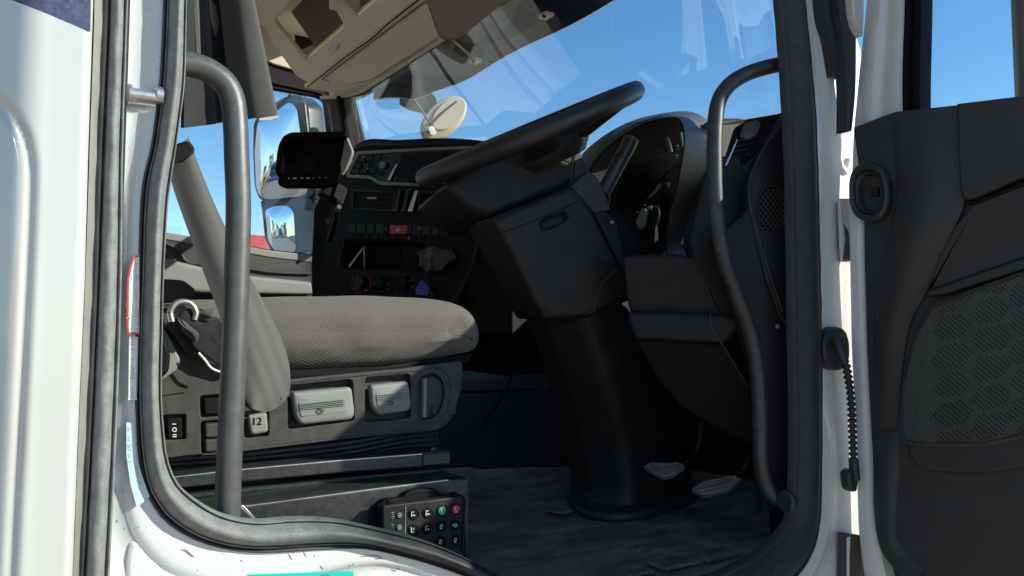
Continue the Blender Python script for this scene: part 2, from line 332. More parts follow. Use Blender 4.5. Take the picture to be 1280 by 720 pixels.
def offs(poly, d):
    """Inset a 2D polygon by d (positive: inwards); runs of edges that the inset would turn over collapse to their mitre point."""
    N = len(poly); A = sum(poly[i][0]*poly[(i+1) % N][1]-poly[(i+1) % N][0]*poly[i][1] for i in range(N)); s = 1 if A > 0 else -1
    P = [Vector(p[:2]) for p in poly]; out = []
    for i in range(N):
        e1, e2 = P[i]-P[i-1], P[(i+1) % N]-P[i]
        if e1.length < 1e-9: e1 = e2
        if e2.length < 1e-9: e2 = e1
        if e1.length < 1e-9: out.append(P[i].copy()); continue
        n1 = Vector((-e1.y, e1.x)).normalized(); n2 = Vector((-e2.y, e2.x)).normalized(); n = n1+n2
        if n.length < 1e-6: out.append(P[i].copy()); continue
        n.normalize(); out.append(P[i]+n*d*s/max(0.45, n.dot(n1)))
    bad = [(out[(i+1) % N]-out[i]).dot(P[(i+1) % N]-P[i]) <= 0 and (P[(i+1) % N]-P[i]).length > 1e-9 for i in range(N)]
    if any(bad) and not all(bad) and d > 0:
        st = next(i for i in range(N) if not bad[i]); i = 0
        while i < N:
            k = (st+i) % N
            if not bad[k]: i += 1; continue
            j = i
            while j < N and bad[(st+j) % N]: j += 1
            ea, eb = (st+i-1) % N, (st+j) % N            # sound edges on both sides
            p, r = out[(ea) % N], P[(ea+1) % N]-P[ea]; q, t_ = out[(eb+1) % N], P[(eb+1) % N]-P[eb]
            den = r.x*t_.y-r.y*t_.x
            m = None
            if abs(den) > 1e-9*max(1e-9, r.length*t_.length):
                u = ((q.x-p.x)*t_.y-(q.y-p.y)*t_.x)/den; m = p+r*u
            c = (out[(st+i) % N]+out[(st+j) % N])/2
            if m is None or (m-c).length > 3*abs(d): m = c
            for z in range(i, j+1): out[(st+z) % N] = m.copy()
            i = j+1
    return [tuple(v) for v in out]
def pillow2(name, outer, plane, thick, rad, mat, parent=None, label=None, n=5, dome=0.0, back=0.0, raw=False, dr=4):
    """A moulded body: outline in plane units, front edge rounded by rad, back edge too, front optionally domed."""
    N = len(outer); rows = []
    for k in range(n+1):
        a = math.pi/2*k/n; rows.append((rad*(1-math.sin(a)), -back-rad*(1-math.cos(a))))    # from front inwards to full outline
    rows = [(rad*(1-math.sin(a)), -back-rad*(1-math.cos(a))) for a in [math.pi/2*k/n for k in range(n+1)]]
    rb = min(rad, thick-rad)*0.8
    rows += [(rb*(1-math.cos(a)), -back-thick+rb*(1-math.sin(a))) for a in [math.pi/2*k/n for k in range(n+1)]]
    vs, fs = [], []
    if dome == 0: rows.insert(0, (rad+0.0004, -back))
    for ins, c in rows:
        for q in offs(outer, ins): vs.append(plane.w(q[0], q[1], c))
    R = len(rows)
    for j in range(R-1):
        for i in range(N):
            i2 = (i+1) % N; fs.append([j*N+i, (j+1)*N+i, (j+1)*N+i2, j*N+i2])
    cx = sum(q[0] for q in outer)/N; cy = sum(q[1] for q in outer)/N
    # front: rings shrinking to the centre, domed
    if dome == 0:
        fs.append(list(range(N))); fs.append([(R-1)*N+i for i in range(N)])
        if raw: return vs, fs
        return put(name, fixn(mesh(name, vs, fs, 50)), mat, parent, label)
    ring0 = list(range(N)); base = [Vector(q) for q in offs(outer, rad)]; C = Vector((cx, cy)); prev = ring0
    for k in range(1, dr):
        t = k/dr; ids = []
        for q in base:
            p = q.lerp(C, t); ids.append(len(vs)); vs.append(plane.w(p.x, p.y, -back+dome*(1-(1-t)**2)))
        for i in range(N): fs.append([prev[i], prev[(i+1) % N], ids[(i+1) % N], ids[i]])
        prev = ids
    c0 = len(vs); vs.append(plane.w(cx, cy, -back+dome))
    for i in range(N): fs.append([prev[i], prev[(i+1) % N], c0])
    fs.append([(R-1)*N+i for i in range(N)])
    if raw: return vs, fs
    return put(name, fixn(mesh(name, vs, fs, 50)), mat, parent, label)
def pillow(name, outer, plane, thick, rad, mat, parent=None, label=None, r=0, n=5, dome=0.0, back=0.0, raw=False):
    o = [plane.ab(*q[:2]) for q in (rnd(outer, r) if r or any(len(p) > 2 for p in outer) else outer)]
    return pillow2(name, o, plane, thick, rad, mat, parent, label, n, dome, back, raw)
def loft(rows, closed=False, cap=False):
    vs, fs = [], []; n = len(rows[0])
    for r in rows: vs += [Vector(p) for p in r]
    for j in range(len(rows)-1):
        for i in range(n if closed else n-1):
            i2 = (i+1) % n; fs.append([j*n+i, j*n+i2, (j+1)*n+i2, (j+1)*n+i])
    if cap:
        fs.append(list(range(n))); fs.append([(len(rows)-1)*n+i for i in range(n)])
    return vs, fs
def sheet(name, rows, mat, parent=None, label=None, thick=0.0, smooth=40):
    """A lofted skin, given real thickness behind it when thick > 0 (a closed shell)."""
    vs, fs = loft(rows); me = mesh(name, vs, fs, smooth)
    if thick:
        bm = bmesh.new(); bm.from_mesh(me); bmesh.ops.recalc_face_normals(bm, faces=bm.faces)
        bmesh.ops.solidify(bm, geom=bm.faces[:], thickness=thick); bm.to_mesh(me); bm.free()
        me.polygons.foreach_set('use_smooth', [True]*len(me.polygons)); me.set_sharp_from_angle(angle=math.radians(smooth))
    return put(name, me, mat, parent, label)
def tubeg(path, r, seg=14, closed=False, flat=1.0, up=None, cap=True):
    path = [Vector(p) for p in path]; N = len(path); rows = []
    prev = None
    for i, p in enumerate(path):
        if closed: t = (path[(i+1) % N]-path[i-1])
        else: t = path[min(i+1, N-1)]-path[max(i-1, 0)]
        t.normalize()
        if prev is None:
            a = Vector(up) if up else (Vector((0, 0, 1)) if abs(t.z) < 0.9 else Vector((0, 1, 0)))
            prev = (a-t*a.dot(t)).normalized()
        else: prev = (prev-t*prev.dot(t)).normalized()
        b = t.cross(prev); rad = r[i] if isinstance(r, (list, tuple)) else r
        rows.append([p+prev*math.cos(q)*rad*flat+b*math.sin(q)*rad for q in [2*math.pi*k/seg for k in range(seg)]])
    if closed: rows.append(rows[0])
    return loft(rows, True, cap and not closed)
def tube(name, path, r, mat, parent=None, label=None, seg=14, smooth=8, closed=False, flat=1.0, up=None):
    if smooth: path = cr(path, smooth, closed)
    vs, fs = tubeg(path, r, seg, closed, flat, up); return put(name, fixn(mesh(name, vs, fs, 60)), mat, parent, label)
def boxg(c, s, rot=None, bevel=0.0):
    bm = bmesh.new(); bmesh.ops.create_cube(bm, size=1)
    for v in bm.verts: v.co = Vector((v.co.x*s[0], v.co.y*s[1], v.co.z*s[2]))
    if bevel: bmesh.ops.bevel(bm, geom=bm.edges[:], offset=bevel, segments=2, profile=0.7, affect='EDGES')
    if rot is not None: bmesh.ops.transform(bm, matrix=rot.to_4x4(), verts=bm.verts)
    for v in bm.verts: v.co += Vector(c)
    bm.verts.index_update(); r = ([v.co.copy() for v in bm.verts], [[v.index for v in f.verts] for f in bm.faces]); bm.free(); return r
def box(name, c, s, mat, parent=None, label=None, rot=None, bevel=0.002):
    v, f = boxg(c, s, rot, bevel); return put(name, mesh(name, v, f, 40), mat, parent, label)
def cylg(c, axis, r, h, seg=20, r2=None, bevel=0.0):
    axis = Vector(axis).normalized(); a = axis.orthogonal().normalized(); b = axis.cross(a); r2 = r if r2 is None else r2
    prof = [(r-bevel, 0), (r, bevel), (r2, h-bevel), (r2-bevel, h)] if bevel else [(r, 0), (r2, h)]
    rows = [[Vector(c)+axis*hh+(a*math.cos(q)+b*math.sin(q))*rr for q in [2*math.pi*k/seg for k in range(seg)]] for rr, hh in prof]
    return loft(rows, True, True)
def cyl(name, c, axis, r, h, mat, parent=None, label=None, seg=20, r2=None, bevel=0.0):
    v, f = cylg(c, axis, r, h, seg, r2, bevel); return put(name, fixn(mesh(name, v, f, 40)), mat, parent, label)
def pt(plane, px, py, c=0.0): return plane.at(px, py)+plane.n*c
def strokes(name, lines, plane, wpx, mat, parent=None, label=None, lift=0.0006, kind=None):
    """Thin printed or scratched lines, each a flat low ribbon on the plane; pixel polylines."""
    parts = []
    for L in lines:
        q = [pt(plane, *p, lift) for p in L]; d = (q[0]-CAM).length; wd = wpx/FPX*d/2
        lo, hi, lo2, hi2 = [], [], [], []
        for i, p in enumerate(q):
            t = (q[min(i+1, len(q)-1)]-q[max(i-1, 0)]).normalized(); s = t.cross(plane.n)*wd
            lo.append(p-s); hi.append(p+s); lo2.append(p-s-plane.n*lift*0.8); hi2.append(p+s-plane.n*lift*0.8)
        parts.append(loft([lo2, lo, hi, hi2], False, False))
    return joined(name, parts, mat, parent, label, kind)
def textg(name, s, plane, px, py, hpx, mat, parent=None, rot=0.0, lift=0.0006, label=None):
    cu = bpy.data.curves.new(name, 'FONT'); cu.body = s; o3 = pt(plane, px, py); cu.size = hpx/FPX*(o3-CAM).length*1.4
    cu.extrude = 0.0002; cu.align_x = 'CENTER'; cu.align_y = 'CENTER'; cu.resolution_u = 3
    ob = bpy.data.objects.new('tmp', cu); me = bpy.data.meshes.new_from_object(ob); bpy.data.objects.remove(ob); bpy.data.curves.remove(cu)
    a, b = plane.ab(px, py)
    for v in me.vertices:
        x, y = v.co.x, v.co.y; x, y = x*math.cos(rot)-y*math.sin(rot), x*math.sin(rot)+y*math.cos(rot)
        v.co = plane.w(a+x, b+y, lift+v.co.z)
    return put(name, me, mat, parent, label)

from mathutils.bvhtree import BVHTree
def decal(name, lines, target, wpx, mat, parent, lift=0.00035, cuts=4):
    """Scuffs and chips that lie on the real surface of an existing part."""
    me = target.data; bv = BVHTree.FromPolygons([v.co.copy() for v in me.vertices], [list(p.vertices) for p in me.polygons])
    for L in lines:
        q = []
        P2 = [Vector((*p, 0)) for p in L]; P2 = resample(P2, cuts*(len(P2)-1)+1)
        for p in P2:
            h = bv.ray_cast(CAM, ray(p.x, p.y).normalized())
            if h[0] is not None: q.append((h[0], h[1] if h[1].y < 0 else -h[1]))
        if len(q) < 2: continue
        lo, hi, lb, hb = [], [], [], []
        for i, (p, n) in enumerate(q):
            t = (q[min(i+1, len(q)-1)][0]-q[max(i-1, 0)][0]).normalized(); u = i/(len(q)-1)
            wd = wpx/FPX*(p-CAM).length/2*(0.35+0.65*math.sin(math.pi*min(1, max(0, u)))+0.2*random.random()); sd = t.cross(n)*wd
            lo.append(p-sd+n*lift); hi.append(p+sd+n*lift); lb.append(p-sd*1.0-n*lift); hb.append(p+sd*1.0-n*lift)
        put(name, fixn(mesh(name, *loft([lb, lo, hi, hb]))), mat, parent)
# ================================================================== YARD AND FAR THINGS
gb = bmesh.new()
def put_ground():
    vs, fs = [], []
    xs = [-900, -300, -120, -60, -30, -15, -8, -4, 0, 4, 8, 15, 30, 60, 120, 300, 900]
    for y in xs:
        for x in xs: vs.append((x, y, 0.03*noise.noise(Vector((x*.3, y*.3, 0))) if abs(x) < 100 and abs(y) < 100 else 0))
    n = len(xs)
    for j in range(n-1):
        for i in range(n-1): fs.append([j*n+i, j*n+i+1, (j+1)*n+i+1, (j+1)*n+i])
    o = put('ground', mesh('ground', vs, fs), M['gravel']); o['kind'] = 'structure'
put_ground()

# ================================================================== TRUCK CAB BODY
cab = thing('truck_cab', 'white truck cab body with dark rubber seals framing the open doorway', 'truck cab', (0.2, 0.0, 0.0))
YB = -0.035          # outer skin
YJ = 0.0             # door jamb plane

def groove_panel():
    """rear corner skin with its pressed groove (height field)"""
    path = [Yp(*p, YB) for p in [(-90, 118), (-40, 118), (-10, 124), (8, 136), (24, 158), (33, 186), (36, 220), (32, 330), (27, 430), (21, 540), (15, 640), (9, 760), (2, 900)]]
    path = resample(cr(path, 8), 160); P2 = [(p.x, p.z) for p in path]
    right = [Yp(*p, YB) for p in [(118, -200), (118, 0), (112, 180), (107, 360), (99, 540), (92, 720), (86, 1000)]]
    def rx(z):
        for a, b in zip(right, right[1:]):
            if (a.z-z)*(b.z-z) <= 0: return a.x+(b.x-a.x)*(z-a.z)/(b.z-a.z+1e-9)
        return right[0].x if z > right[0].z else right[-1].x
    z0, z1 = EYE-0.62, EYE+0.62; nz, nx = 230, 70; vs, fs = [], []
    seg = list(zip(P2, P2[1:]))
    for j in range(nz+1):
        z = z0+(z1-z0)*j/nz; xr = rx(z)
        for i in range(nx+1):
            x = -0.10+(xr+0.10)*(i/nx)
            d = 9
            for (ax, az), (bx, bz) in seg:
                if min(az, bz)-0.03 > z or max(az, bz)+0.03 < z: continue
                ex, ez = bx-ax, bz-az; t = max(0, min(1, ((x-ax)*ex+(z-az)*ez)/(ex*ex+ez*ez+1e-12)))
                q = math.hypot(x-ax-ex*t, z-az-ez*t)
                if q < d: d = q
            g = max(0.0, 1-d/0.0095); y = YB+0.0065*(g*g*(3-2*g))
            e = max(0.0, 1-(xr-x)/0.007); y += 0.010*e*e                    # rolled edge
            vs.append((x, y, z))
    for j in range(nz):
        for i in range(nx):
            a = j*(nx+1)+i; fs.append([a, a+1, a+nx+2, a+nx+1])
    put('side_panel', mesh('side_panel', vs, fs, 60), M['paint'], cab)
groove_panel()
plate('navy_stripe', [(-300, -122), (10, -2), (60, 17), (113, 40), (117, -200), (-300, -260)], PY(YB-0.0004), 0.0006, M['navy'], cab, bevel=0)
# the rest of the side skin runs on behind and below the visible piece
box('rear_side_panel', (-0.60, YB+0.012, EYE+0.05), (1.0, 0.02, 2.6), M['paint'], cab)
box('rear_corner_post', (0.0, 0.045, EYE+0.05), (0.20, 0.10, 2.6), M['paint'], cab)

# rubber edge seals between side skin and door jamb (two ribs and a lip)
def vstrip(name, left, right, prof, mat, y0):
    """prof: [(t across, protrusion towards viewer)]"""
    n = 60; L = resample(cr([Yp(*p, y0) for p in left], 6), n); R_ = resample(cr([Yp(*p, y0) for p in right], 6), n)
    rows = []
    for a, b in zip(L, R_): rows.append([a.lerp(b, t)+Vector((0, -h+0.0006*math.sin(a.z*90+t*9), 0)) for t, h in prof])
    vs, fs = loft(rows); me = mesh(name, vs, fs, 50); return put(name, fixn(me), mat, cab)
rib = lambda h, k=7, p=0.5: [(i/k, h*math.sin(math.pi*i/k)**p) for i in range(k+1)]
vstrip('edge_seal', [(118, -160), (118, 0), (112, 180), (106, 360), (98, 540), (91, 720), (84, 900)],
       [(140, -160), (139, 0), (131, 180), (125, 360), (117, 540), (107, 720), (98, 900)], [(0, -.01), (0.0, 0.002), (0.3, 0.0), (0.62, -0.004), (0.8, 0.001), (1, -0.01)], M['rubber_worn'], YB+0.012)
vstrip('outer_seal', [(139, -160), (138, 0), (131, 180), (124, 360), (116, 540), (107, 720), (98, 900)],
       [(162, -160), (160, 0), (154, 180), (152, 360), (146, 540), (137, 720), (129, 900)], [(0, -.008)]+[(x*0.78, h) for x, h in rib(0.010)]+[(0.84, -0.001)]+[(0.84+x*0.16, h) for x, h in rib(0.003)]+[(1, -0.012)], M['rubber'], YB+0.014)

# door opening: outer and inner outlines of the main rubber seal, in photo pixels at the jamb plane
OUT = [(209, -420), (209, -200), (209, -30), (208, 20), (206, 70), (203, 112), (194, 180), (184, 225), (180, 270), (178, 340), (175, 420), (174, 490), (176, 540), (179, 575), (187, 610), (205, 640), (222, 655),
       (248, 670), (285, 681), (330, 685), (400, 681), (450, 681), (495, 690), (545, 704), (592, 722), (650, 752), (710, 780), (800, 800), (900, 775), (960, 745), (995, 720), (1014, 690), (1022, 660), (1025, 620), (1026, 520), (1025, 400), (1023, 300), (1020, 180), (1014, 90), (1005, 0), (994, -120), (975, -420)]
INN = [(238, -420), (236, -200), (234, -30), (233, 20), (232, 70), (230, 112), (221, 180), (214, 225), (209, 270), (205, 340), (203, 420), (202, 490), (205, 540), (210, 575), (222, 603), (240, 620), (256, 631),
       (275, 641), (300, 648), (328, 650), (365, 647), (408, 648), (450, 655), (520, 672), (567, 690), (600, 706), (640, 726), (720, 752), (820, 752), (900, 715), (940, 695), (962, 678), (978, 660), (988, 635), (991, 560), (990, 460), (988, 350), (985, 200), (979, 90), (972, 0), (962, -120), (945, -420)]
NS = 260
outW = resample(cr([Yp(*p, YJ) for p in OUT], 6), NS)
# match the inner outline point by point so that cross sections stay square
_i = cr([Yp(*p, YJ) for p in INN], 6); _o = cr([Yp(*p, YJ) for p in OUT], 6)
Ls = [0]
for a, b in zip(_o, _o[1:]): Ls.append(Ls[-1]+(b-a).length)
innW = []; outW = []
j = 0
for k in range(NS):
    s = Ls[-1]*k/(NS-1)
    while j < len(Ls)-2 and Ls[j+1] < s: j += 1
    t = (s-Ls[j])/max(1e-9, Ls[j+1]-Ls[j]); outW.append(_o[j].lerp(_o[j+1], t)); innW.append(_i[j].lerp(_i[j+1], t))
def ringsheet(name, profs, mat, a=innW, b=outW, parent=cab, wob=0.0):
    """profs: [(t, protrusion)] where t=0 inner outline, 1 outer, beyond 1 extrapolates outwards"""
    rows = []
    for k, (p, q) in enumerate(zip(a, b)):
        rows.append([p+(q-p)*t+Vector((0, -h+wob*noise.noise(Vector((p.x*30, p.z*30, t*3))), 0)) for t, h in profs])
    vs, fs = loft(rows); return put(name, fixn(mesh(name, vs, fs, 50)), mat, parent)
tn = 12
_kc = max(k for k in range(NS) if outW[k].x < 0.9 or k < 10)
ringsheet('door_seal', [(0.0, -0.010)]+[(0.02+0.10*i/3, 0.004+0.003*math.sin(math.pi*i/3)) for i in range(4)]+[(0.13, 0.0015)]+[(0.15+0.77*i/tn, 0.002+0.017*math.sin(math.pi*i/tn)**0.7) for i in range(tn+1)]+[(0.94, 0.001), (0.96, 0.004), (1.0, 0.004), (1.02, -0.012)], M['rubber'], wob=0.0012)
ringsheet('seal_lip', [(1.0, -0.010), (1.01, 0.001), (1.12, 0.0035), (1.17, 0.002), (1.2, -0.010)], M['rubber_dark'], wob=0.0006, a=innW[:_kc], b=outW[:_kc])
# inside return of the opening (reveal trim)
_kl = next(k for k in range(NS) if outW[k].z < EYE-0.12)
ringsheet('door_reveal', [(0.06, -0.002), (0.03, -0.03), (-0.10, -0.07), (-0.12, -0.11)], M['plastic_deep'], a=innW[:_kl], b=outW[:_kl])

# white jamb: flat flange, pressed step, outer flange (left, sill and front pillar)
def jamb():
    rows = []
    for k, (p, q) in enumerate(zip(innW, outW)):
        d = (q-p); d.normalize(); f = k/NS
        row = []
        side = max(0.0, min(1.0, (q.x-0.35)/0.4)); low = max(0.0, min(1.0, (EYE-0.13-q.z)/0.08))
        # width of the first flange grows on the sill
        w1 = 0.012+0.030*low; 
        for s, h in [(-0.010, -0.004), (0.0, 0.0), (w1*0.8, 0.0), (w1, -0.001), (w1+0.004, -0.005), (w1+0.014, -0.0075), (w1+0.024, -0.008), (w1+0.036, -0.0045), (w1+0.044, -0.003), (w1+0.06, -0.003), (w1+0.09, -0.003)]:
            row.append(q+d*s+Vector((0, -h+0.001, 0)))
        rows.append(row)
    vs, fs = loft(rows)
    # keep it off the side skin on the left: clip there
    lim = Yp(152, 360, YJ).x
    for v in vs:
        if v.x < 0.30 and v.z > EYE-0.16 and v.x < lim: v.x = lim-0.002*(lim-v.x)
    global JAMB
    JAMB = put('door_jamb', fixn(mesh('door_jamb', vs, fs, 50)), M['jamb'], cab)
jamb()
# outer rocker below the sill, pillar front skin
plate('sill_panel', [(153, 1100), (154, 700, 20), (160, 675, 8), (172, 673, 8), (190, 690, 12), (215, 711, 14), (250, 731, 14), (300, 746), (470, 752), (620, 790), (640, 1100)], PY(YJ+0.005), 0.02, M['jamb'], cab, bevel=0.007)
plate('jamb_backing', [(118, -300), (196, -300), (196, 200), (172, 300), (168, 480), (172, 560), (190, 640), (240, 690), (330, 706), (640, 800), (640, 1200), (84, 1200), (104, 560), (120, 100)], PY(YJ+0.013), 0.02, M['jamb'], cab, bevel=0.002)

# striker pin on the rear jamb
st = cyl('striker_pin', Yp(161, 117, YJ-0.004), (1, 0, 0.02), 0.0068, 0.034, M['steel'], cab, bevel=0.001)
cyl('striker_collar', Yp(159, 117, YJ-0.004), (1, 0, 0.02), 0.0105, 0.004, M['steel'], st, bevel=0.001)
cyl('striker_tip', Yp(191, 118, YJ-0.003), (1, 0, 0.02), 0.0095, 0.012, M['steel'], st, bevel=0.003)
box('striker_plate', Yp(178, 126, YJ+0.001), (0.026, 0.004, 0.010), M['steel'], st, bevel=0.001)

# stickers on the rear jamb
PS = PY(YJ-0.0035)
lb = plate('warning_label', [(167, 320), (174, 318), (174, 418), (160, 418), (158, 400), (159, 385), (157, 383), (159, 370), (160, 345)], PS, 0.0004, M['sticker'], cab, bevel=0)
strokes('red_border', [[(174.5, 320), (167, 321), (163, 335), (160, 350), (159.5, 396)], [(161.5, 397), (159.5, 400), (159.5, 410), (161, 416.5), (174.5, 417)]], PS, 2.2, M['redink'], lb, lift=0.0008)
strokes('small_print', [[(168.5+random.random(), y), (170.3+random.random()*2.7, y-0.4)] for y in range(330, 412, 3) if random.random() < 0.8], PS, 0.9, M['ink'], lb, lift=0.0008)
l2 = plate('data_label', [(162, 421), (173, 421), (171, 500), (160, 500)], PS, 0.0004, M['sticker'], cab, bevel=0)
strokes('small_print', [[(163+random.random()*2, y), (166+random.random()*3.5, y-0.4)] for y in range(425, 498, 3) if random.random() < 0.75]+[[(161.5, 423), (172, 423), (170.5, 497), (160.5, 497), (161.5, 423)]], PS, 0.7, M['ink'], l2, lift=0.0008)
l3 = plate('blue_label', [(158, 528), (167, 528), (170, 570), (178, 596), (187, 621), (171, 635), (163, 605), (158, 570)], PS, 0.0004, M['stickerblue'], cab, bevel=0)
strokes('script_print', [[(169, 582), (172, 584), (170, 588), (173, 590), (171, 594), (174, 596), (172, 600), (175, 602), (175, 606)]], PS, 0.9, M['ink'], l3, lift=0.0008)
strokes('small_print', [[(160+random.random(), y), (162+random.random()*2.5, y)] for y in range(532, 582, 3) if random.random() < 0.7], PS, 0.7, M['ink'], l3, lift=0.0008)
PL = PY(YJ+0.0004)
l4 = plate('teal_sticker', [(310, 718), (442, 714), (445, 790), (306, 796)], PL, 0.0004, M['teal'], cab, bevel=0)
strokes('sticker_print', [[(400, 720), (404, 717.5), (405, 721), (409, 717.3), (412, 720)]], PL, 1.0, M['scratch'], l4, lift=0.0008)
decal('scuff_mark', [[(360, 692), (365, 700)], [(379, 689), (383, 697)], [(400, 707), (404, 712)], [(450, 696), (470, 694), (478, 698), (468, 699)], [(436, 706), (438, 708)], [(392, 715), (396, 718)],
        [(226, 686), (233, 690), (240, 696)], [(230, 686), (238, 692)], [(236, 690), (243, 697)], [(155, 660), (156, 661)], [(146, 650), (147, 653)], [(300, 700), (303, 702)], [(488, 712), (496, 714)]], JAMB, 1.1, M['scratch'], cab)
# ------------------------------------------------ front pillar: gaskets, black trim, hinge bay
def pstrip(name, pts_l, pts_r, y, th, mat, parent=cab, lab=None, bev=0.003, prof=None):
    L = resample(cr([Yp(*p, y) for p in pts_l], 6), 50); R_ = resample(cr([Yp(*p, y) for p in pts_r], 6), 50)
    prof = prof or [(0, -th), (0, -bev), (0.08, 0), (0.92, 0), (1, -bev), (1, -th)]
    rows = [[a.lerp(b, t)+Vector((0, -h, 0)) for t, h in prof] for a, b in zip(L, R_)]
    return put(name, fixn(mesh(name, *loft(rows), 40)), mat, parent, lab)
# widen white pillar face out to the hinge line
FPIL = pstrip('front_pillar', [(998, -160), (1005, 0), (1015, 100), (1022, 250), (1025, 420), (1026, 600), (1010, 720), (960, 800)],
       [(1046, -160), (1057, 0), (1080, 50), (1090, 95), (1092, 180), (1084, 250), (1074, 420), (1078, 600), (1082, 720), (1085, 900)], YJ+0.012, 0.03, M['jamb'],
       prof=[(0, -0.03), (0, 0), (0.10, 0.003), (0.34, 0.004), (0.42, -0.002), (0.52, -0.003), (0.60, 0.002), (0.85, 0.002), (1.0, -0.02)])
pstrip('pillar_gasket', [(1018, -160), (1027, 0), (1036, 50), (1043, 95)], [(1034, -160), (1043, 0), (1050, 50), (1056, 95)], YJ-0.012, 0.03, M['rubber_dark'], prof=[(0, -0.02), (0, 0.004), (0.35, 0.006), (0.4, 0), (0.6, 0), (0.65, 0.005), (1, 0.004), (1, -0.02)])
pstrip('outer_gasket', [(1036, -160), (1046, 0), (1052, 40), (1057, 110), (1057, 165)], [(1058, -160), (1066, 0), (1070, 40), (1068, 110), (1061, 165)], YJ-0.03, 0.03, M['rubber_dark'], prof=[(0, -0.02), (0, 0.002), (0.3, 0.006), (0.5, 0.001), (0.7, 0.008), (1, 0.0), (1, -0.02)])
pstrip('outer_pillar_skin', [(1057, -160), (1066, 0), (1071, 25), (1077, 45)], [(1084, -160), (1081, 0), (1080, 25), (1078.5, 45)], YJ-0.05, 0.02, M['paint'])
# hinge bay: dark gap, greased hinge leaf, lower hinge
box('hinge_gap', Yp(1056, 290, YJ+0.0)+Vector((0, 0.004, 0)), (0.024, 0.012, 0.115), M['rubber_dark'], cab)
h1 = plate('hinge_leaf', [(1050, 248), (1062, 248), (1064, 326), (1053, 327)], PY(YJ-0.012), 0.006, M['jamb'], cab, bevel=0.001)
plate('grease_smear', [(1055, 280), (1061, 290), (1063, 325), (1054, 326), (1057, 300)], PY(YJ-0.013), 0.001, M['rust'], h1, bevel=0)
plate('lower_hinge', [(1059, 667, 3), (1077, 669, 3), (1079, 800), (1059, 800)], PY(YJ-0.02), 0.02, M['rust'], cab, bevel=0.002)
plate('lower_hinge_leaf', [(1060, 672), (1063, 671), (1062, 700), (1063, 800), (1060, 800)], PY(YJ-0.023), 0.003, M['jamb'], cab, bevel=0.0005)
decal('scuff_mark', [[(1028, 585), (1034, 586)], [(1029, 598), (1034, 599)], [(1049, 592), (1050, 600)], [(1049, 628), (1050, 640)], [(1060, 606), (1061, 610)], [(1057, 612), (1058, 616)], [(1047, 575), (1048, 577)],
        [(1037, 277), (1039, 279)], [(1030, 330), (1033, 340)], [(1031, 345), (1035, 352)], [(1028, 500), (1032, 506)]], FPIL, 1.0, M['scratch'], cab)
# pressed rib of the pillar
tube('pressed_rib', [Yp(x, y, YJ+0.012) for x, y in [(1046, 535), (1048, 560), (1051, 600), (1051, 650), (1049, 700), (1048, 780)]], 0.0085, M['jamb'], cab, flat=0.8)
tube('pressed_rib', [Yp(x, y, YJ+0.014) for x, y in [(1042, 170), (1043, 190), (1048, 205), (1056, 214), (1060, 200)]], 0.008, M['jamb'], cab)

# ------------------------------------------------ shell of the cab: floor, back, roof, far side
Z0 = EYE-0.40
box('rear_wall', (-0.55, 1.10, EYE+0.30), (0.04, 2.3, 1.9), M['beige'], cab)
box('roof_panel', (0.28, 1.10, EYE+1.26), (1.72, 2.3, 0.04), M['beige'], cab)
box('roof_skin', (0.30, 1.10, EYE+1.30), (1.80, 2.36, 0.03), M['paint'], cab)
box('rear_floor', (0.05, 1.28, Z0-0.01), (1.4, 2.0, 0.04), M['carpet'], cab)
box('near_rear_wall', (-0.28, 0.07, EYE+0.3), (0.56, 0.02, 1.9), M['beige_dark'], cab)
box('header_rail', (0.55, 0.05, EYE+1.13), (1.5, 0.12, 0.10), M['beige'], cab)
box('front_bulkhead', (1.62, 1.15, EYE-0.20), (0.03, 2.2, 0.95), M['plastic_deep'], cab)
box('front_skin', (1.66, 1.15, EYE-0.30), (0.03, 2.3, 1.0), M['paint'], cab)
box('near_kick_panel', (1.47, 0.10, EYE-0.20), (0.36, 0.03, 0.95), M['plastic_deep'], cab)

bk = thing('bounce_bunk', 'unseen pale bunk mattress added along the rear wall to bounce light', 'bunk', (-0.25, 1.2, EYE-0.3))  # added out of view to bounce sunlight up to the overhead console
pillow2('mattress', rnd([(-0.50, 0.15), (0.02, 0.15), (0.02, 2.1), (-0.50, 2.1)], 0.06), PZ(EYE+0.02), 0.14, 0.03, M['sticker'], bk)
box('bounce_bunk_base', (-0.25, 1.12, EYE-0.25), (0.52, 1.95, 0.26), M['beige_dark'], bk)
# ================================================================== INTERIOR: floor
fl = thing('floor_mat', 'dusty black rubber floor mat covering the driver footwell', 'floor mat', (0.9, 0.4, EYE-0.38))
def floor_mat():
    nx, ny = 90, 70; vs, fs = [], []
    x0, x1, y0, y1 = 0.30, 1.60, 0.014, 1.05
    for j in range(ny+1):
        for i in range(nx+1):
            x = x0+(x1-x0)*i/nx; y = y0+(y1-y0)*j/ny
            z = EYE-0.38
            z += 0.10*max(0, x-1.36)**1.0*1.4                                  # ramps up towards the bulkhead
            z += 0.0045*noise.noise(Vector((x*7, y*9, 1)))+0.002*noise.noise(Vector((x*24, y*26, 4)))
            k = max(0, min(1, (y-0.80)/0.20)); z += 0.16*k*k*(3-2*k)            # rises to the tunnel
            vs.append((x, y, z))
    for j in range(ny):
        for i in range(nx):
            a = j*(nx+1)+i; fs.append([a, a+1, a+nx+2, a+nx+1])
    put('mat_sheet', mesh('mat_sheet', vs, fs, 60), M['floor'], fl)
floor_mat()
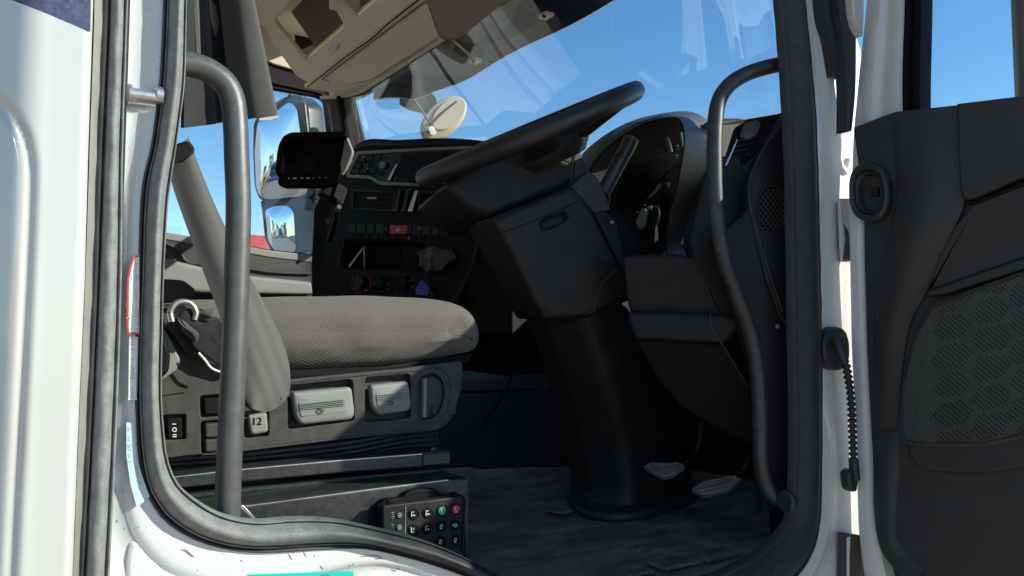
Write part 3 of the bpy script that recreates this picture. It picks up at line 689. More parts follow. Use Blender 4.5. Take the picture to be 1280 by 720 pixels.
# low round plug in the mat and ribbed tread by the sill
FZ = EYE-0.374
cyl('mat_plug', Zp(700, 640, FZ), (0, 0, 1), 0.027, 0.006, M['floor'], fl, bevel=0.003)
ribs = []
for (cx_, cy_, n) in ((896, 693, 17), (845, 703, 17), (782, 716, 17)):
    c_ = Zp(cx_, cy_, FZ)
    for k in range(n): ribs.append(boxg((c_.x+(k-n/2)*0.0052, c_.y+0.0005*(k % 3), FZ+0.0015), (0.0026, 0.046, 0.005), None, 0.0))
joined('tread_ribs', ribs, M['floor'], fl, kind='stuff')
grit = []
for k in range(90):
    gx, gy = random.uniform(0.6, 1.4), random.uniform(0.02, 0.7)**1.0; r_ = random.uniform(0.0004, 0.0011)
    grit.append(boxg((gx, gy, FZ-0.0015+0.10*max(0, gx-1.36)*1.4+0.0045*noise.noise(Vector((gx*7, gy*9, 1)))), (r_*2, r_*1.6, r_*1.5), Matrix.Rotation(random.random()*3, 3, 'Z'), 0.0))
joined('floor_grit', grit, M['ink'], fl, kind='stuff')
# engine tunnel: carpeted shoulder running forwards
tun = thing('engine_tunnel', 'dark carpeted engine tunnel rising between the seat and the dashboard', 'engine tunnel', (1.0, 1.2, EYE-0.38))
def tunnel():
    rows = []
    for i in range(24):
        x = 0.45+1.15*i/23; u = i/23; row = []
        for k in range(15):
            t = k/14; ang = t*math.pi/2
            y = 0.90+0.32*(1-math.cos(ang)); z = EYE-0.38+(0.20+0.10*u)*math.sin(ang)+0.004*noise.noise(Vector((x*6, t*5, 0)))
            row.append((x, y-0.06*u, z))
        row.append((x, 2.1, row[-1][2])); rows.append(row)
    sheet('tunnel_cover', rows, M['carpet'], tun, smooth=60)
tunnel()
for (pp, c) in (([(560, 462), (640, 458), (700, 470)], 0), ([(556, 490), (620, 489), (672, 486)], 0)):
    tube('tunnel_seam', [Yp(x, y, 0.98) for x, y in pp], 0.0035, M['plastic_deep'], tun)
tube('tunnel_bead', [Yp(x, y, 0.93) for x, y in [(700, 455), (690, 485), (660, 520), (620, 560), (585, 590), (560, 612)]], 0.008, M['carpet'], tun, flat=0.6)
tube('tunnel_bead', [Yp(x, y, 0.93) for x, y in [(640, 470), (625, 500), (600, 532), (560, 560)]], 0.006, M['plastic_deep'], tun, flat=0.6)

# ================================================================== grab handles
def grab(name, label, path, r, mat, endr, mounts=()):
    t = thing(name, label, 'grab handle', path[0], group='grab handles beside the doorway')
    tube('bar', path, r, mat, t, seg=20, smooth=10)
    for p, ax in mounts: cyl('mount_collar', p, ax, endr, 0.018, M['rubber_dark'], t, bevel=0.004)
    return t
YH = 0.035
ph = [(205, 78), (228, 79), (244, 82), (262, 89), (280, 103), (290, 122), (294, 150), (296, 200), (298, 260), (296, 340), (293, 430), (289, 520), (286, 590), (284, 650)]
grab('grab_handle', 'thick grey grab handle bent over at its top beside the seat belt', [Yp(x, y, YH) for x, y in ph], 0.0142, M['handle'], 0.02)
ph2 = [(990, 77), (972, 81), (948, 87), (926, 96), (909, 109), (898, 128), (894, 155), (893, 200), (895, 260), (904, 320), (921, 370), (939, 420), (947, 470), (950, 530), (951, 575), (957, 605), (968, 622), (984, 627), (996, 627)]
ys = [0.0, 0.02, 0.045, 0.06, 0.07, 0.075, 0.075, 0.075, 0.075, 0.075, 0.07, 0.065, 0.06, 0.055, 0.05, 0.045, 0.03, 0.02, 0.0]
grab('grab_handle', 'long dark grab handle curving down beside the dashboard and front door seal', [Yp(x, y, 0.02+yy*0.6) for (x, y), yy in zip(ph2, ys)], 0.0142, M['handle_shaded'], 0.02,
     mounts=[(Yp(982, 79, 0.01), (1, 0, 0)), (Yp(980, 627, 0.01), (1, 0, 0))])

# ================================================================== curtain at the rear of the doorway
cu = thing('curtain', 'charcoal cloth curtain bunched in folds at the rear top of the doorway', 'curtain', Yp(290, 0, 0.2))
def fold_cloth(name, cols, mat, yb=0.12):
    # cols: (x_top, x_bottom, y_bottom, depth)
    rows = []
    n = 22
    for i in range(n+1):
        t = i/n; row = []
        for (xt, xb, yb_, dep) in cols:
            px = xt+(xb-xt)*t; py = -260+(yb_+260)*t; row.append(Yp(px, py, yb+dep+0.004*noise.noise(Vector((px*.03, py*.02, 2)))))
        rows.append(cr(row, 6))
    sheet(name, rows, mat, cu, thick=0.004, smooth=50)
fold_cloth('curtain_fold', [(234, 226, 160, 0.0), (236, 244, 158, 0.02), (238, 262, 156, 0.035), (240, 272, 154, 0.05), (258, 300, 151, 0.035), (262, 306, 150, 0.03)], M['darkcloth'], 0.14)  # shade on the rear fold put into a darker cloth
fold_cloth('curtain_fold', [(246, 290, 150, 0.035), (250, 306, 149, 0.02), (256, 320, 147, 0.004), (263, 345, 145, 0.0), (266, 347, 144, 0.01), (262, 344, 146, 0.03)], M['curtain'], 0.12)
fold_cloth('lining_strip', [(232, 250, 70, 0.0), (235, 249, 70, 0.004), (240, 251, 70, 0.02)], M['curtain'], 0.11)
pstrip('hem', [(322, 148), (323, 151), (333, 150)], [(349, 144), (348, 147), (340, 150)], 0.115, 0.004, M['beige_dark'], cu)

# ================================================================== seat belt
sb = thing('seat_belt', 'grey webbing seat belt hanging in a twisted loop behind the grab handle', 'seat belt', Yp(240, 200, 0.14))
def ribbon(name, left, right, y0, y1, mat, parent, th=0.0018, bulge=0.0, label=None, n=50):
    L = resample(cr([Vector((*p, 0)) for p in left], 6), n); R_ = resample(cr([Vector((*p, 0)) for p in right], 6), n); rows = []
    for i, (a, b) in enumerate(zip(L, R_)):
        t = i/(n-1); row = []
        for k in range(31):
            s = k/30; q = a.lerp(b, s); dep = y0+(y1-y0)*t+bulge*math.sin(math.pi*s)+0.002*math.sin(s*5+t*4)
            row.append(Yp(q.x, q.y, dep))
        rows.append(row)
    return sheet(name, rows, mat, parent, label, thick=th, smooth=60)
M['belt'] = webbing('belt_webbing', Yp(223, 190, 0.16), Yp(335, 470, 0.09), 0.058)
ribbon('webbing', [(209, 190), (214, 226), (232, 280), (256, 345), (275, 395), (290, 440), (302, 478), (305, 496), (312, 510)],
       [(236, 172), (246, 200), (268, 254), (297, 316), (326, 371), (348, 414), (360, 448), (363, 474), (361, 492), (350, 507), (331, 516)], 0.16, 0.085, M['belt'], sb, bulge=-0.004)
_l = [(209, 190), (214, 226), (232, 280), (256, 345), (275, 395), (290, 440), (302, 478), (305, 496), (312, 510)]
_r = [(236, 172), (246, 200), (268, 254), (297, 316), (326, 371), (348, 414), (360, 448), (363, 474), (361, 492), (350, 507), (331, 516)]
_l = [tuple(v) for v in resample(cr([Vector((*p, 0)) for p in _l], 6), 14)]; _r = [tuple(v) for v in resample(cr([Vector((*p, 0)) for p in _r], 6), 14)]
ribbon('webbing_loop', [(303, 480), (303, 496), (307, 508), (322, 517)], [(316, 470), (322, 494), (334, 506), (352, 497)], 0.10, 0.09, M['belt'], sb, bulge=0.006, n=16)
pillow('belt_guide', [(206, 188), (224, 178), (237, 175, 5), (246, 187, 6), (232, 200), (212, 211)], PY(0.13), 0.02, 0.004, M['plastic_deep'], sb, r=3)
pillow('belt_guide_lip', [(206, 184), (234, 175, 4), (243, 180, 4), (246, 188, 4), (241, 193), (214, 212), (206, 212)], PY(0.125), 0.012, 0.003, M['rubber_dark'], sb, r=2, back=0.006)

# ================================================================== driver seat
S = PY(0.30)
seat = thing('driver_seat', 'driver seat with worn grey cloth cushion on a plastic base full of levers', 'seat', (0.5, 0.6, EYE-0.38))
# cushion: full-depth loft with crowned top and padded side
def cushion():
    outl = rnd([(225, 375, 8), (330, 371, 6), (450, 368), (545, 371, 40), (590, 378, 46), (607, 412, 30), (603, 440, 12), (560, 449), (480, 458), (400, 464), (330, 464), (235, 464, 10)], 0, 8)
    pl = PY(0.315); base = [pl.ab(*q) for q in outl]
    # resample evenly
    bs = resample([Vector((*q, 0)) for q in base+[base[0]]], 161)[:-1]; base = [(q.x, q.y) for q in bs]
    rows = []
    for ins, c in [(0.030, 0.0), (0.018, -0.0015), (0.009, -0.006), (0.003, -0.014), (0.0, -0.028), (0.0, -0.10), (-0.002, -0.25), (-0.002, -0.40), (0.0, -0.50), (0.010, -0.535), (0.03, -0.545)]:
        rows.append([pl.w(q[0], q[1]+0.002*noise.noise(Vector((q[0]*14, q[1]*14, c*9))), c+0.0025*noise.noise(Vector((q[0]*18, q[1]*22, 3)))) for q in offs(base, ins)])
    zs_ = [q[1] for q in base]; zm, zh = (min(zs_)+max(zs_))/2, (max(zs_)-min(zs_))/2
    def roll(p):
        t = (p.z-pl.o.z-zm)/zh; k = max(0.0, 1-(p.y-pl.o.y)/0.10); return Vector((0, k*(0.030*t*t if t < 0 else 0.022*t**3), 0))
    # the side itself: rings drawn in to the middle line, with soft cloth undulation
    last = offs(base, 0.030); xs_ = [q[0] for q in last]; ym = sum(q[1] for q in last)/len(last); xa, xb = min(xs_)+0.05, max(xs_)-0.05; pre = []
    for t in (1.0, 0.85, 0.6, 0.3, 0.1):
        pre.append([pl.w(q[0]+(min(max(q[0], xa), xb)-q[0])*t, q[1]+(ym-q[1])*t, 0.0012*(1-t)**0.5+0.0030*noise.noise(Vector((q[0]*16, (q[1]+(ym-q[1])*t)*24, 3)))) for q in last])
    rows = pre+rows
    rows = [[p+roll(p) for p in r] for r in rows]
    vs, fs = loft(rows, True, False); fs.append([(len(rows)-1)*len(base)+i for i in range(len(base))])
    me = mesh('cushion', vs, fs, 0); bm = bmesh.new(); bm.from_mesh(me); bmesh.ops.remove_doubles(bm, verts=bm.verts, dist=0.0002)
    bmesh.ops.recalc_face_normals(bm, faces=bm.faces); bm.to_mesh(me); bm.free(); me.polygons.foreach_set('use_smooth', [True]*len(me.polygons))
    put('cushion', me, M['cushion'], seat)
    # piping seam along the side, and cushion base tray
    seam = offs(base, 0.004)
    pp = [pl.w(q[0], q[1], -0.009) for q in seam]
cushion()
plate('cushion_tray', [(345, 462), (480, 458), (592, 441), (586, 452), (480, 466), (345, 474)], PY(0.33), 0.48, M['plastic_deep'], seat, bevel=0.002)

# side shell with recesses
shell_out = [(200, 382, 3), (208, 383, 4), (248, 436, 3), (254, 447, 5), (270, 462, 4), (300, 474), (362, 474), (500, 461), (578, 451, 4), (579, 458, 3), (577, 487, 6), (566, 521, 12), (548, 535, 8), (440, 546), (350, 556), (280, 566), (200, 574)]
rec = {  # recess holes
 'a': [(360, 482, 4), (441, 474, 6), (443, 526, 5), (360, 537, 5)],
 'b': [(457, 472, 4), (513, 467, 6), (514, 522, 5), (456, 528, 5)],
 'c': [(525, 472, 6), (540, 465, 8), (553, 472, 12), (557, 495, 14), (548, 520, 10), (528, 526, 6)],
 'd': [(250, 495, 4), (276, 493, 4), (276, 520, 4), (251, 522, 4)],
 'e': [(251, 527, 4), (274, 525, 4), (274, 566, 4), (252, 567, 4)],
 'f': [(304, 515, 4), (336, 511, 4), (336, 545, 4), (306, 548, 4)],
 'g': [(204, 519, 2), (232, 518, 2), (232, 549, 2), (206, 550, 2)]}
plate('side_shell', shell_out, S, 0.012, M['plastic_seat'], seat, holes=[rnd(h, 0) for h in rec.values()], bevel=0.002)
plate('shell_inner', [(200, 395), (250, 455), (300, 478), (362, 478), (576, 456), (570, 518), (545, 531), (350, 552), (200, 570)], PY(0.318), 0.03, M['plastic_seat'], seat, bevel=0.002)
box('seat_pan', (0.48, 0.60, EYE-0.10), (0.50, 0.44, 0.10), M['plastic_deep'], seat)
# raised rib and border lines on the shell
for L in ([(362, 488-0.0), (500, 473), (545, 466), (556, 476), (559, 500), (550, 527), (500, 532), (430, 540), (345, 549)],):
    tube('shell_bead', [pt(S, x, y, 0.0005) for x, y in [(350, 479), (440, 470), (520, 463), (545, 461), (560, 470), (563, 495), (555, 520), (540, 529)]], 0.0014, M['plastic_seat'], seat, seg=8)
tube('shell_edge', [pt(S, x, y, 0.0005) for x, y in [(300, 563), (400, 551), (480, 542), (545, 535), (564, 521)]], 0.0022, M['plastic_seat'], seat, seg=8)
tube('panel_gap', [pt(S, x, y, 0.0002) for x, y in [(203, 495), (215, 493), (230, 491)]], 0.0009, M['plastic_deep'], seat, seg=6, smooth=2)
# levers
def lever(outl, name='lever', sym=None, label=None):
    t = pillow(name, outl, S, 0.016, 0.006, M['lever'], seat, label, back=-0.008, dome=0.0015); return t
l1 = lever([(363, 490, 5), (438, 483, 6), (440, 500, 4), (442, 517, 6), (438, 524, 5), (374, 531, 6), (367, 520, 4)])
pillow('grip_pad', [(373, 503, 3), (432, 497, 3), (435, 515, 3), (376, 521, 3)], PY(0.2905), 0.004, 0.0012, M['lever'], l1)
l2_ = lever([(460, 481, 5), (509, 476, 6), (511, 493, 4), (513, 508, 6), (508, 514, 5), (470, 519, 6), (463, 508, 4)])
pillow('grip_pad', [(470, 492, 3), (503, 489, 3), (506, 505, 3), (472, 509, 3)], PY(0.2905), 0.004, 0.0012, M['lever'], l2_)
PG = PY(0.289)
for lev, rows_ in ((l1, [[(376, y), (431, y-5.5)] for y in (505, 507.2, 509.4, 511.6)]), (l2_, [[(473, y), (502, y-3)] for y in (494, 496.2, 498.4, 500.6)])):
    joined('grip_ribs', [tubeg([pt(PG, *p, 0.001) for p in r], 0.0006, 6) for r in rows_], M['lever'], lev, kind='stuff')
strokes('lever_symbol', [[(401, 509), (405, 513), (401, 517), (397, 513), (401, 509)]], PG, 1.1, M['plastic_seat'], l1, lift=0.0015)
strokes('lever_symbol', [[(483, 503), (489, 501), (491, 504), (489, 506), (486, 505)]], PG, 1.1, M['plastic_seat'], l2_, lift=0.0015)
w1 = pillow('dial_half', [(530, 474, 3), (538, 470, 4), (551, 474, 12), (554, 492, 14), (547, 518, 10), (533, 524, 4), (528, 520, 3)], S, 0.018, 0.005, M['plastic_seat'], seat, back=-0.004, dome=0.002)
plate('dial_fin', [(530, 474, 2), (534, 472, 2), (533, 523, 2), (529, 522, 2)], PY(0.286), 0.012, M['lever'], w1, bevel=0.001)
strokes('dial_symbol', [[(536, 513), (540, 512)], [(538, 516), (541, 518), (538, 520)], [(537, 508), (540, 508)]], PY(0.2935), 0.9, M['plastic_deep'], w1, lift=0.004)
sw = pillow('rocker_button', [(309, 519, 4), (333, 515, 4), (335, 540, 5), (313, 544, 6)], S, 0.012, 0.004, M['lever'], seat, back=-0.004)
textg('button_number', '12', PY(0.2955), 321, 527, 9, M['plastic_deep'], sw)
for q in ([(254, 498, 3), (274, 496, 3), (274, 518, 3), (255, 519, 3)],):
    pillow('blank_button', q, S, 0.010, 0.003, M['plastic_deep'], seat, back=-0.002)
b1 = pillow('rocker_button', [(255, 529, 3), (274, 528, 3), (274, 546, 3), (256, 547, 3)], S, 0.012, 0.003, M['plastic_seat'], seat, back=-0.005)
b2 = pillow('rocker_button', [(255, 549, 3), (274, 548, 3), (274, 564, 3), (256, 565, 3)], S, 0.012, 0.003, M['plastic_seat'], seat, back=-0.005)
sw2 = pillow('power_switch', [(208, 523, 3), (227, 522, 3), (228, 548, 3), (210, 548, 3)], S, 0.010, 0.002, M['plastic_deep'], seat, back=-0.002)
PQ = PY(0.2975)
circ = lambda cx, cy, r, n=14: [(cx+r*math.cos(2*math.pi*k/n), cy+r*math.sin(2*math.pi*k/n)) for k in range(n+1)]
strokes('switch_symbols', [[(215, 530), (220, 530)], circ(218, 537, 2.4), [(215.5, 543.5), (220.5, 543.3)], [(215.5, 546), (220.5, 545.8)]], PQ, 0.9, M['print'], sw2, lift=0.001)
# rear armrest block and lit hinge cover
pillow('hinge_cover', [(202, 385, 2), (209, 384, 3), (250, 440, 3), (247, 443, 2), (234, 444, 3), (202, 402, 2)], PY(0.285), 0.02, 0.003, M['plastic_seat'], seat)
pillow('hinge_cap', [(200, 408, 2), (207, 412, 4), (227, 450, 7), (222, 462, 5), (200, 478, 3)], PY(0.288), 0.02, 0.004, M['lever'], seat)
pillow('hinge_knob', [(198, 415, 2), (206, 420, 5), (214, 440, 8), (212, 465, 7), (200, 474, 4), (190, 474)], PY(0.270), 0.02, 0.005, M['plastic_deep'], seat)
# gaiter
for k, (ya, yb_, dy) in enumerate([(571, 537, 0.0), (577, 543, 0.006), (584, 549, 0.012), (590, 555, 0.018)]):
    tube('gaiter_fold', [Yp(205, ya+4, 0.34+dy), Yp(330, ya-6, 0.335+dy), Yp(430, (ya+yb_)/2+0, 0.335+dy), Yp(500, yb_+4, 0.345+dy), Yp(545, yb_-1, 0.37+dy)], 0.0062, M['rubber_dark'], seat, flat=1.0, seg=10)
box('gaiter_core', (0.47, 0.62, EYE-0.185), (0.46, 0.44, 0.08), M['plastic_deep'], seat)
# slide rails
r1 = plate('slide_rail', [(205, 597), (300, 586), (420, 575), (560, 563, 2), (563, 566, 2), (562, 579, 3), (530, 584), (420, 592), (300, 603), (205, 613)], PY(0.27), 0.05, M['rail'], seat, bevel=0.003)
plate('rail_end', [(529, 568, 1), (563, 565, 2), (563, 580, 2), (529, 583, 1)], PY(0.266), 0.03, M['rail'], seat, bevel=0.002)
strokes('rail_edge', [[(205, 597.5), (300, 587), (420, 576), (528, 567.5)]], PY(0.27), 1.2, M['steel'], r1, lift=0.001)
box('rail_bolt', Yp(540, 562, 0.29), (0.01, 0.012, 0.008), M['rail'], seat)
plate('lower_rail', [(205, 617), (300, 607), (420, 597), (540, 586), (560, 588), (560, 594), (420, 606), (300, 617), (205, 628)], PY(0.29), 0.05, M['rail'], seat, bevel=0.003)

# ================================================================== seat plinth box with remote holder
pz = thing('seat_plinth', 'flat black metal box under the driver seat', 'seat box', (0.45, 0.5, EYE-0.38))
PBX = PY(0.20)
plate('plinth_front', [(150, 652), (300, 634), (480, 610), (560, 600), (586, 599, 3), (583, 640), (577, 740), (150, 800)], PBX, 0.012, M['rail'], pz, bevel=0.002)
vs = [Yp(150, 650, 0.205), Yp(300, 632, 0.205), Yp(480, 608, 0.205), Yp(586, 598, 0.205)]
tops = [v.copy() for v in vs]; 
bk = [Vector((v.x, 0.80, v.z+0.002)) for v in vs]
sheet('plinth_top', [tops, bk], M['rail'], pz, thick=0.003)
vv = Yp(586, 599, 0.212); box('plinth_side', (vv.x-0.004, 0.50, EYE-0.312), (0.006, 0.58, 0.15), M['rail'], pz)
strokes('plinth_edge', [[(300, 633.6), (480, 609.6), (560, 600)]], PBX, 1.3, M['steel'], pz, lift=0.001)
v = plate('latch', [(298, 633), (304, 631), (320, 648), (316, 650)], PY(0.17), 0.006, M['steel'], pz, bevel=0.001)

rm = thing('remote_keypad', 'black remote keypad with one green and one red key in a holder under the seat', 'remote control', Yp(530, 650, 0.17))
PR = PY(0.165)
plate('holder', [(473, 634, 4), (481, 624, 5), (503, 622, 3), (508, 616, 4), (520, 611, 6), (545, 611, 4), (552, 619, 4), (580, 619, 5), (583, 625, 3), (579, 690), (474, 700)], PY(0.186), 0.014, M['plastic_deep'], rm, bevel=0.003)
pillow('keypad_body', [(478, 632, 5), (579, 620, 5), (580, 628, 3), (576, 700, 3), (480, 704, 3)], PR, 0.02, 0.003, M['plastic'], rm)
for x, y in ((488, 626.5), (567, 617.5)): box('clip', Yp(x, y, 0.172), (0.010, 0.008, 0.005), M['plastic_deep'], rm, bevel=0.001)
PK = PY(0.1625)
def key(x, y, r, mat, sym=None, big=True):
    p = pt(PR, x, y); k = cyl('key', p, (0, -1, 0), r/FPX*1.13, 0.0022, mat, rm, seg=18, bevel=0.0006)
    if sym: strokes('key_symbol', [[(x+a, y+b) for a, b in L] for L in sym], PK, 0.8, M['print'], k, lift=0.0006)
def rim_(x, y, r): tube('key_ring', [pt(PR, x+r*math.cos(a), y+r*math.sin(a), 0.0002) for a in [2*math.pi*i/16 for i in range(16)]], 0.0007, M['plastic_deep'], rm, seg=6, smooth=0, closed=True)
up = [[(-2, 3), (-2, -3), (1, -3)], [(1, 0), (2, 2)], [(-1, 1), (1, 1)]]
dn = [[(-2, -3), (-2, 3), (1, 3)], [(1, -2), (1, 0)]]
two = [[(-1.5, -2), (1.5, -2), (1.5, 0), (-1.5, 0), (-1.5, 2.5), (1.5, 2.5)]]
arr = [[(-3, -1), (0, -1), (0, -2.5), (3, 0), (0, 2.5), (0, 1), (-3, 1), (-3, -1)]]
zz = [[(-1.5, -3), (0, -1), (-1, 0), (1, 2), (0, 3.5)]]
for x, y, m, s in [(516.5, 643, 'plastic_deep', up), (534.5, 641.5, 'plastic_deep', up), (552, 638.5, 'greenkey', zz), (569.5, 636.5, 'redkey', zz),
                   (516, 662, 'plastic_deep', dn), (534, 660.5, 'plastic_deep', up), (551.5, 658, 'plastic_deep', two), (569, 656.5, 'plastic_deep', arr), (550.5, 677, 'plastic_deep', two), (569, 675, 'plastic_deep', two)]:
    key(x, y, 5.8, M[m], s); rim_(x, y, 6.9)
for x, y in ((499, 644), (498.5, 659)): key(x, y, 3.6, M['greykey'])
strokes('side_print', [[(489, 641), (493, 640)], [(490, 643), (492, 643)], [(489, 646), (493, 645.5)], [(491, 649), (491, 647)], [(489, 656), (492, 656)], [(490, 659), (491, 659)], [(507, 632), (506, 690)]], PR, 0.8, M['dimprint'], rm, lift=0.0008)

# lashing ring and rag at the rear of the seat
rg = thing('cloth_strap', 'crumpled dark cloth strap threaded through a pale metal ring behind the seat cushion', 'strap', Yp(240, 400, 0.28))
tube('ring', [Yp(x, y, 0.27+0.00*y) for x, y in [(215, 402), (213, 390), (219, 380), (229, 377), (239, 380), (245, 390), (243, 400)]], 0.0042, M['steel'], rg)
def crumple(name, pts, y, mat, th=0.01, amp=0.006):
    pl = PY(y); o = [pl.ab(*p) for p in rnd(pts, 5, 4)]
    vs, fs = pillow2(name, o, pl, th, 0.004, mat, None, raw=True, dome=0.004)
    vs = [v+Vector((noise.noise(v*60)*amp*0.5, noise.noise(v*45+Vector((3, 1, 2)))*amp, noise.noise(v*55)*amp*0.4)) for v in vs]
    put(name, fixn(mesh(name, vs, fs, 60)), mat, rg)
crumple('rag', [(221, 398), (232, 384), (245, 392), (270, 386), (276, 402), (300, 408), (300, 466), (276, 458), (246, 438), (228, 414)], 0.272, M['darkcloth'])
crumple('rag_end', [(246, 389), (272, 384), (277, 400), (262, 403), (248, 398)], 0.265, M['belt'], 0.006)
crumple('rag_end', [(220, 396), (234, 404), (250, 418), (246, 430), (232, 418)], 0.262, M['belt'], 0.006)
tube('cord', [Yp(x, y, 0.268) for x, y in [(248, 441), (256, 450), (264, 460), (275, 465)]], 0.0018, M['sticker'], rg, seg=8)
# ================================================================== OVERHEAD CONSOLE (beige)
oc = thing('overhead_console', 'beige overhead storage console above the windscreen with open pocket and hatch', 'overhead console', (1.0, 1.4, EYE+0.97))
ZC = EYE+0.97
# windscreen top edge (header line) in plan, from the far pillar round to the near one
hx = [(1.10, 2.09), (1.17, 2.01), (1.20, 1.90), (1.205, 1.50), (1.205, 1.10), (1.205, 0.80), (1.20, 0.45), (1.17, 0.20), (1.08, 0.0)]
def hz_(y): return ZC-0.002
under = [(1.005, 2.02)]+[(x, y) for x, y in hx if y < 2.03]+[(1.005, 0.0)]
plate2('console_underside', under, PZ(ZC), 0.018, M['beige'], oc, bevel=0.004, back=-0.018)
# hatch lid panel hanging a little proud under the tray, with shadow gap round it
lid = rnd([(1.035, 1.88), (1.135, 1.88), (1.205, 1.50), (1.235, 1.12), (1.04, 1.12)], 0.03)
pillow2('hatch_lid', [(x, y) for x, y in lid], Plane((0, 0, ZC-0.010), (0, 0, -1), (0, 1, 0)), 0.02, 0.006, M['beige'], oc) if False else None
def undertray(name, pts, drop, mat, r=0.02):
    pl = Plane((0, 0, ZC-drop), (0, 0, -1), (0, 1, 0))
    q = rnd([((Vector((x, y, 0))-pl.o).dot(pl.u), y) for x, y in pts], r)
    return pillow2(name, q, pl, drop+0.004, min(0.005, drop*0.7), mat, oc, dome=0.0)
undertray('hatch_lid', [(1.030, 1.87), (1.11, 1.87), (1.165, 1.76), (1.172, 1.40), (1.172, 1.10), (1.172, 0.70), (1.035, 0.70)], 0.011, M['beige'], 0.04)
tube_seam_pts = [(1.026, 0.72), (1.024, 1.4), (1.022, 1.84), (1.035, 1.88), (1.115, 1.885), (1.172, 1.78), (1.179, 1.60), (1.180, 1.10), (1.180, 0.8)]
# rear face with open pocket: goes up and back from the seam
RFP = Plane((1.005, 0, ZC), Vector((-0.166, 0, -0.14)), (0, 0, 1))       # inclined face
fr = lambda y, t: (-(y), t)
def rf(y, t): # y along the cab, t up the inclined face
    return ((Vector((0, y, 0))).dot(RFP.u), t)
face = [rf(0.0, 0.002), rf(1.96, 0.002), rf(2.02, 0.05), rf(2.02, 0.20), rf(1.96, 0.34), rf(0.0, 0.34)]
pk = lambda a, b: rnd([rf(a, 0.075), rf(b, 0.075), rf(b+0.03, 0.25), rf(a-0.03, 0.25)], 0.02)
plate2('console_face', rnd(face, 0.02), RFP, 0.02, M['beige'], oc, holes=[pk(1.50, 1.88), pk(0.95, 1.42), pk(0.3, 0.85)], bevel=0.006)
inner = plate2('pocket_back', rnd([rf(0.02, 0.01), rf(1.98, 0.01), rf(1.98, 0.33), rf(0.02, 0.33)], 0.02), RFP, 0.005, M['visor'], oc, back=0.12)  # shade inside the pocket put into this darker colour
for y in (1.46, 0.9):
    box('pocket_divider', RFP.w(*rf(y, 0.17), -0.058), (0.10, 0.012, 0.16), M['beige'], oc)
box('pocket_floor', RFP.w(*rf(1.0, 0.055), -0.06), (0.09, 1.94, 0.012), M['beige'], oc)
def tube_seam(p, r=0.0022, mat='plastic_deep'): tube('seam', p, r, M[mat], oc, seg=8, smooth=6)
tube_seam([(1.008, 2.0, ZC-0.001), (1.006, 1.6, ZC-0.0015), (1.012, 1.40, ZC-0.0015), (1.004, 1.25, ZC-0.0015), (1.004, 0.8, ZC-0.0015), (1.004, 0.2, ZC-0.001)])
tube_seam([(x, y, ZC-0.0005) for x, y in tube_seam_pts], 0.0014)
lp = Plane((1.005, 0, ZC), Vector((-0.166, 0, -0.14)), (0, 0, 1))
lmp = pillow('courtesy_light', [(407, 66, 3), (412, 55, 4), (425, 53, 4), (423, 60), (413, 69, 2)], RFP, 0.006, 0.002, M['sticker'], oc, back=-0.004)
joined('light_ribs', [tubeg([pt(RFP, 410+k*3.4, 66-k*1.3, 0.005), pt(RFP, 414+k*3.4, 55.5, 0.005)], 0.0006, 6) for k in range(4)], M['beige_dark'], lmp, kind='stuff')
# header trim with brackets along the top of the windscreen (dark band and beige edge)
tube('header_trim', [(h[0]-0.004, h[1], hz_(h[1])-0.002) for h in hx], 0.009, M['beige'], oc, flat=0.8)
# side lining over the far door
sidel = thing('side_lining', 'taupe cloth lining above the passenger door window', 'lining', (0.9, 2.16, EYE+1.0))
plate('lining_panel', [(-60, -300), (360, -60), (372, 88), (343, 80), (336, 77), (-60, -120)], PY(2.17), 0.02, M['beige_dark'], sidel, bevel=0.004)
plate('lining_step', [(318, -60), (372, -40), (365, 18), (318, 6)], PY(2.12), 0.05, M['beige_dark'], sidel, bevel=0.006)
pillow('pillar_cap', [(412, 96, 3), (449, 101, 4), (452, 110, 4), (438, 118), (437, 116), (418, 116)], PY(1.98), 0.05, 0.005, M['beige'], sidel)

# interior sun visor
vs_ = thing('sun_visor', 'folded down taupe cloth sun visor under the overhead console', 'sun visor', Yp(565, 10, 1.05))
pv = Plane(Yp(575, 10, 0.80), Vector((-0.45, -0.88, -0.05)))
pillow('visor_panel', [(510, -60), (533, 0, 20), (549, 47, 14), (570, 50, 14), (632, 0, 10), (700, -60)], pv, 0.018, 0.007, M['visor'], vs_)
tube('visor_rod', [pt(pv, x, y, -0.03) for x, y in [(560, 40), (585, 62), (595, 72)]], 0.003, M['beige_dark'], vs_, smooth=3)

# ================================================================== WINDSCREEN
ws = thing('windscreen', 'large curved windscreen with dusty glass and dark painted top band', 'windscreen', (1.4, 1.1, EYE+0.4))
BASE = [(Yp(452, 184, 1.98).x+0.05, 2.02, EYE+0.62), (1.33, 1.88), (1.42, 1.6), (1.49, 1.1), (1.48, 0.6), (1.42, 0.3), (1.31, 0.05)]
base = [(1.20, 2.12), (1.36, 1.93), (1.455, 1.6), (1.475, 1.1), (1.465, 0.6), (1.43, 0.3), (1.33, 0.04)]
bt = resample(cr([Vector((x, y, EYE+0.25)) for x, y in base], 8), 40)
tp = resample(cr([Vector((x, y, hz_(y))) for x, y in hx], 8), 40)
rows = [[a.lerp(b, k/16) for a, b in zip(bt, tp)] for k in range(17)]
glass = sheet('pane', rows, M['glass'], ws, smooth=80)
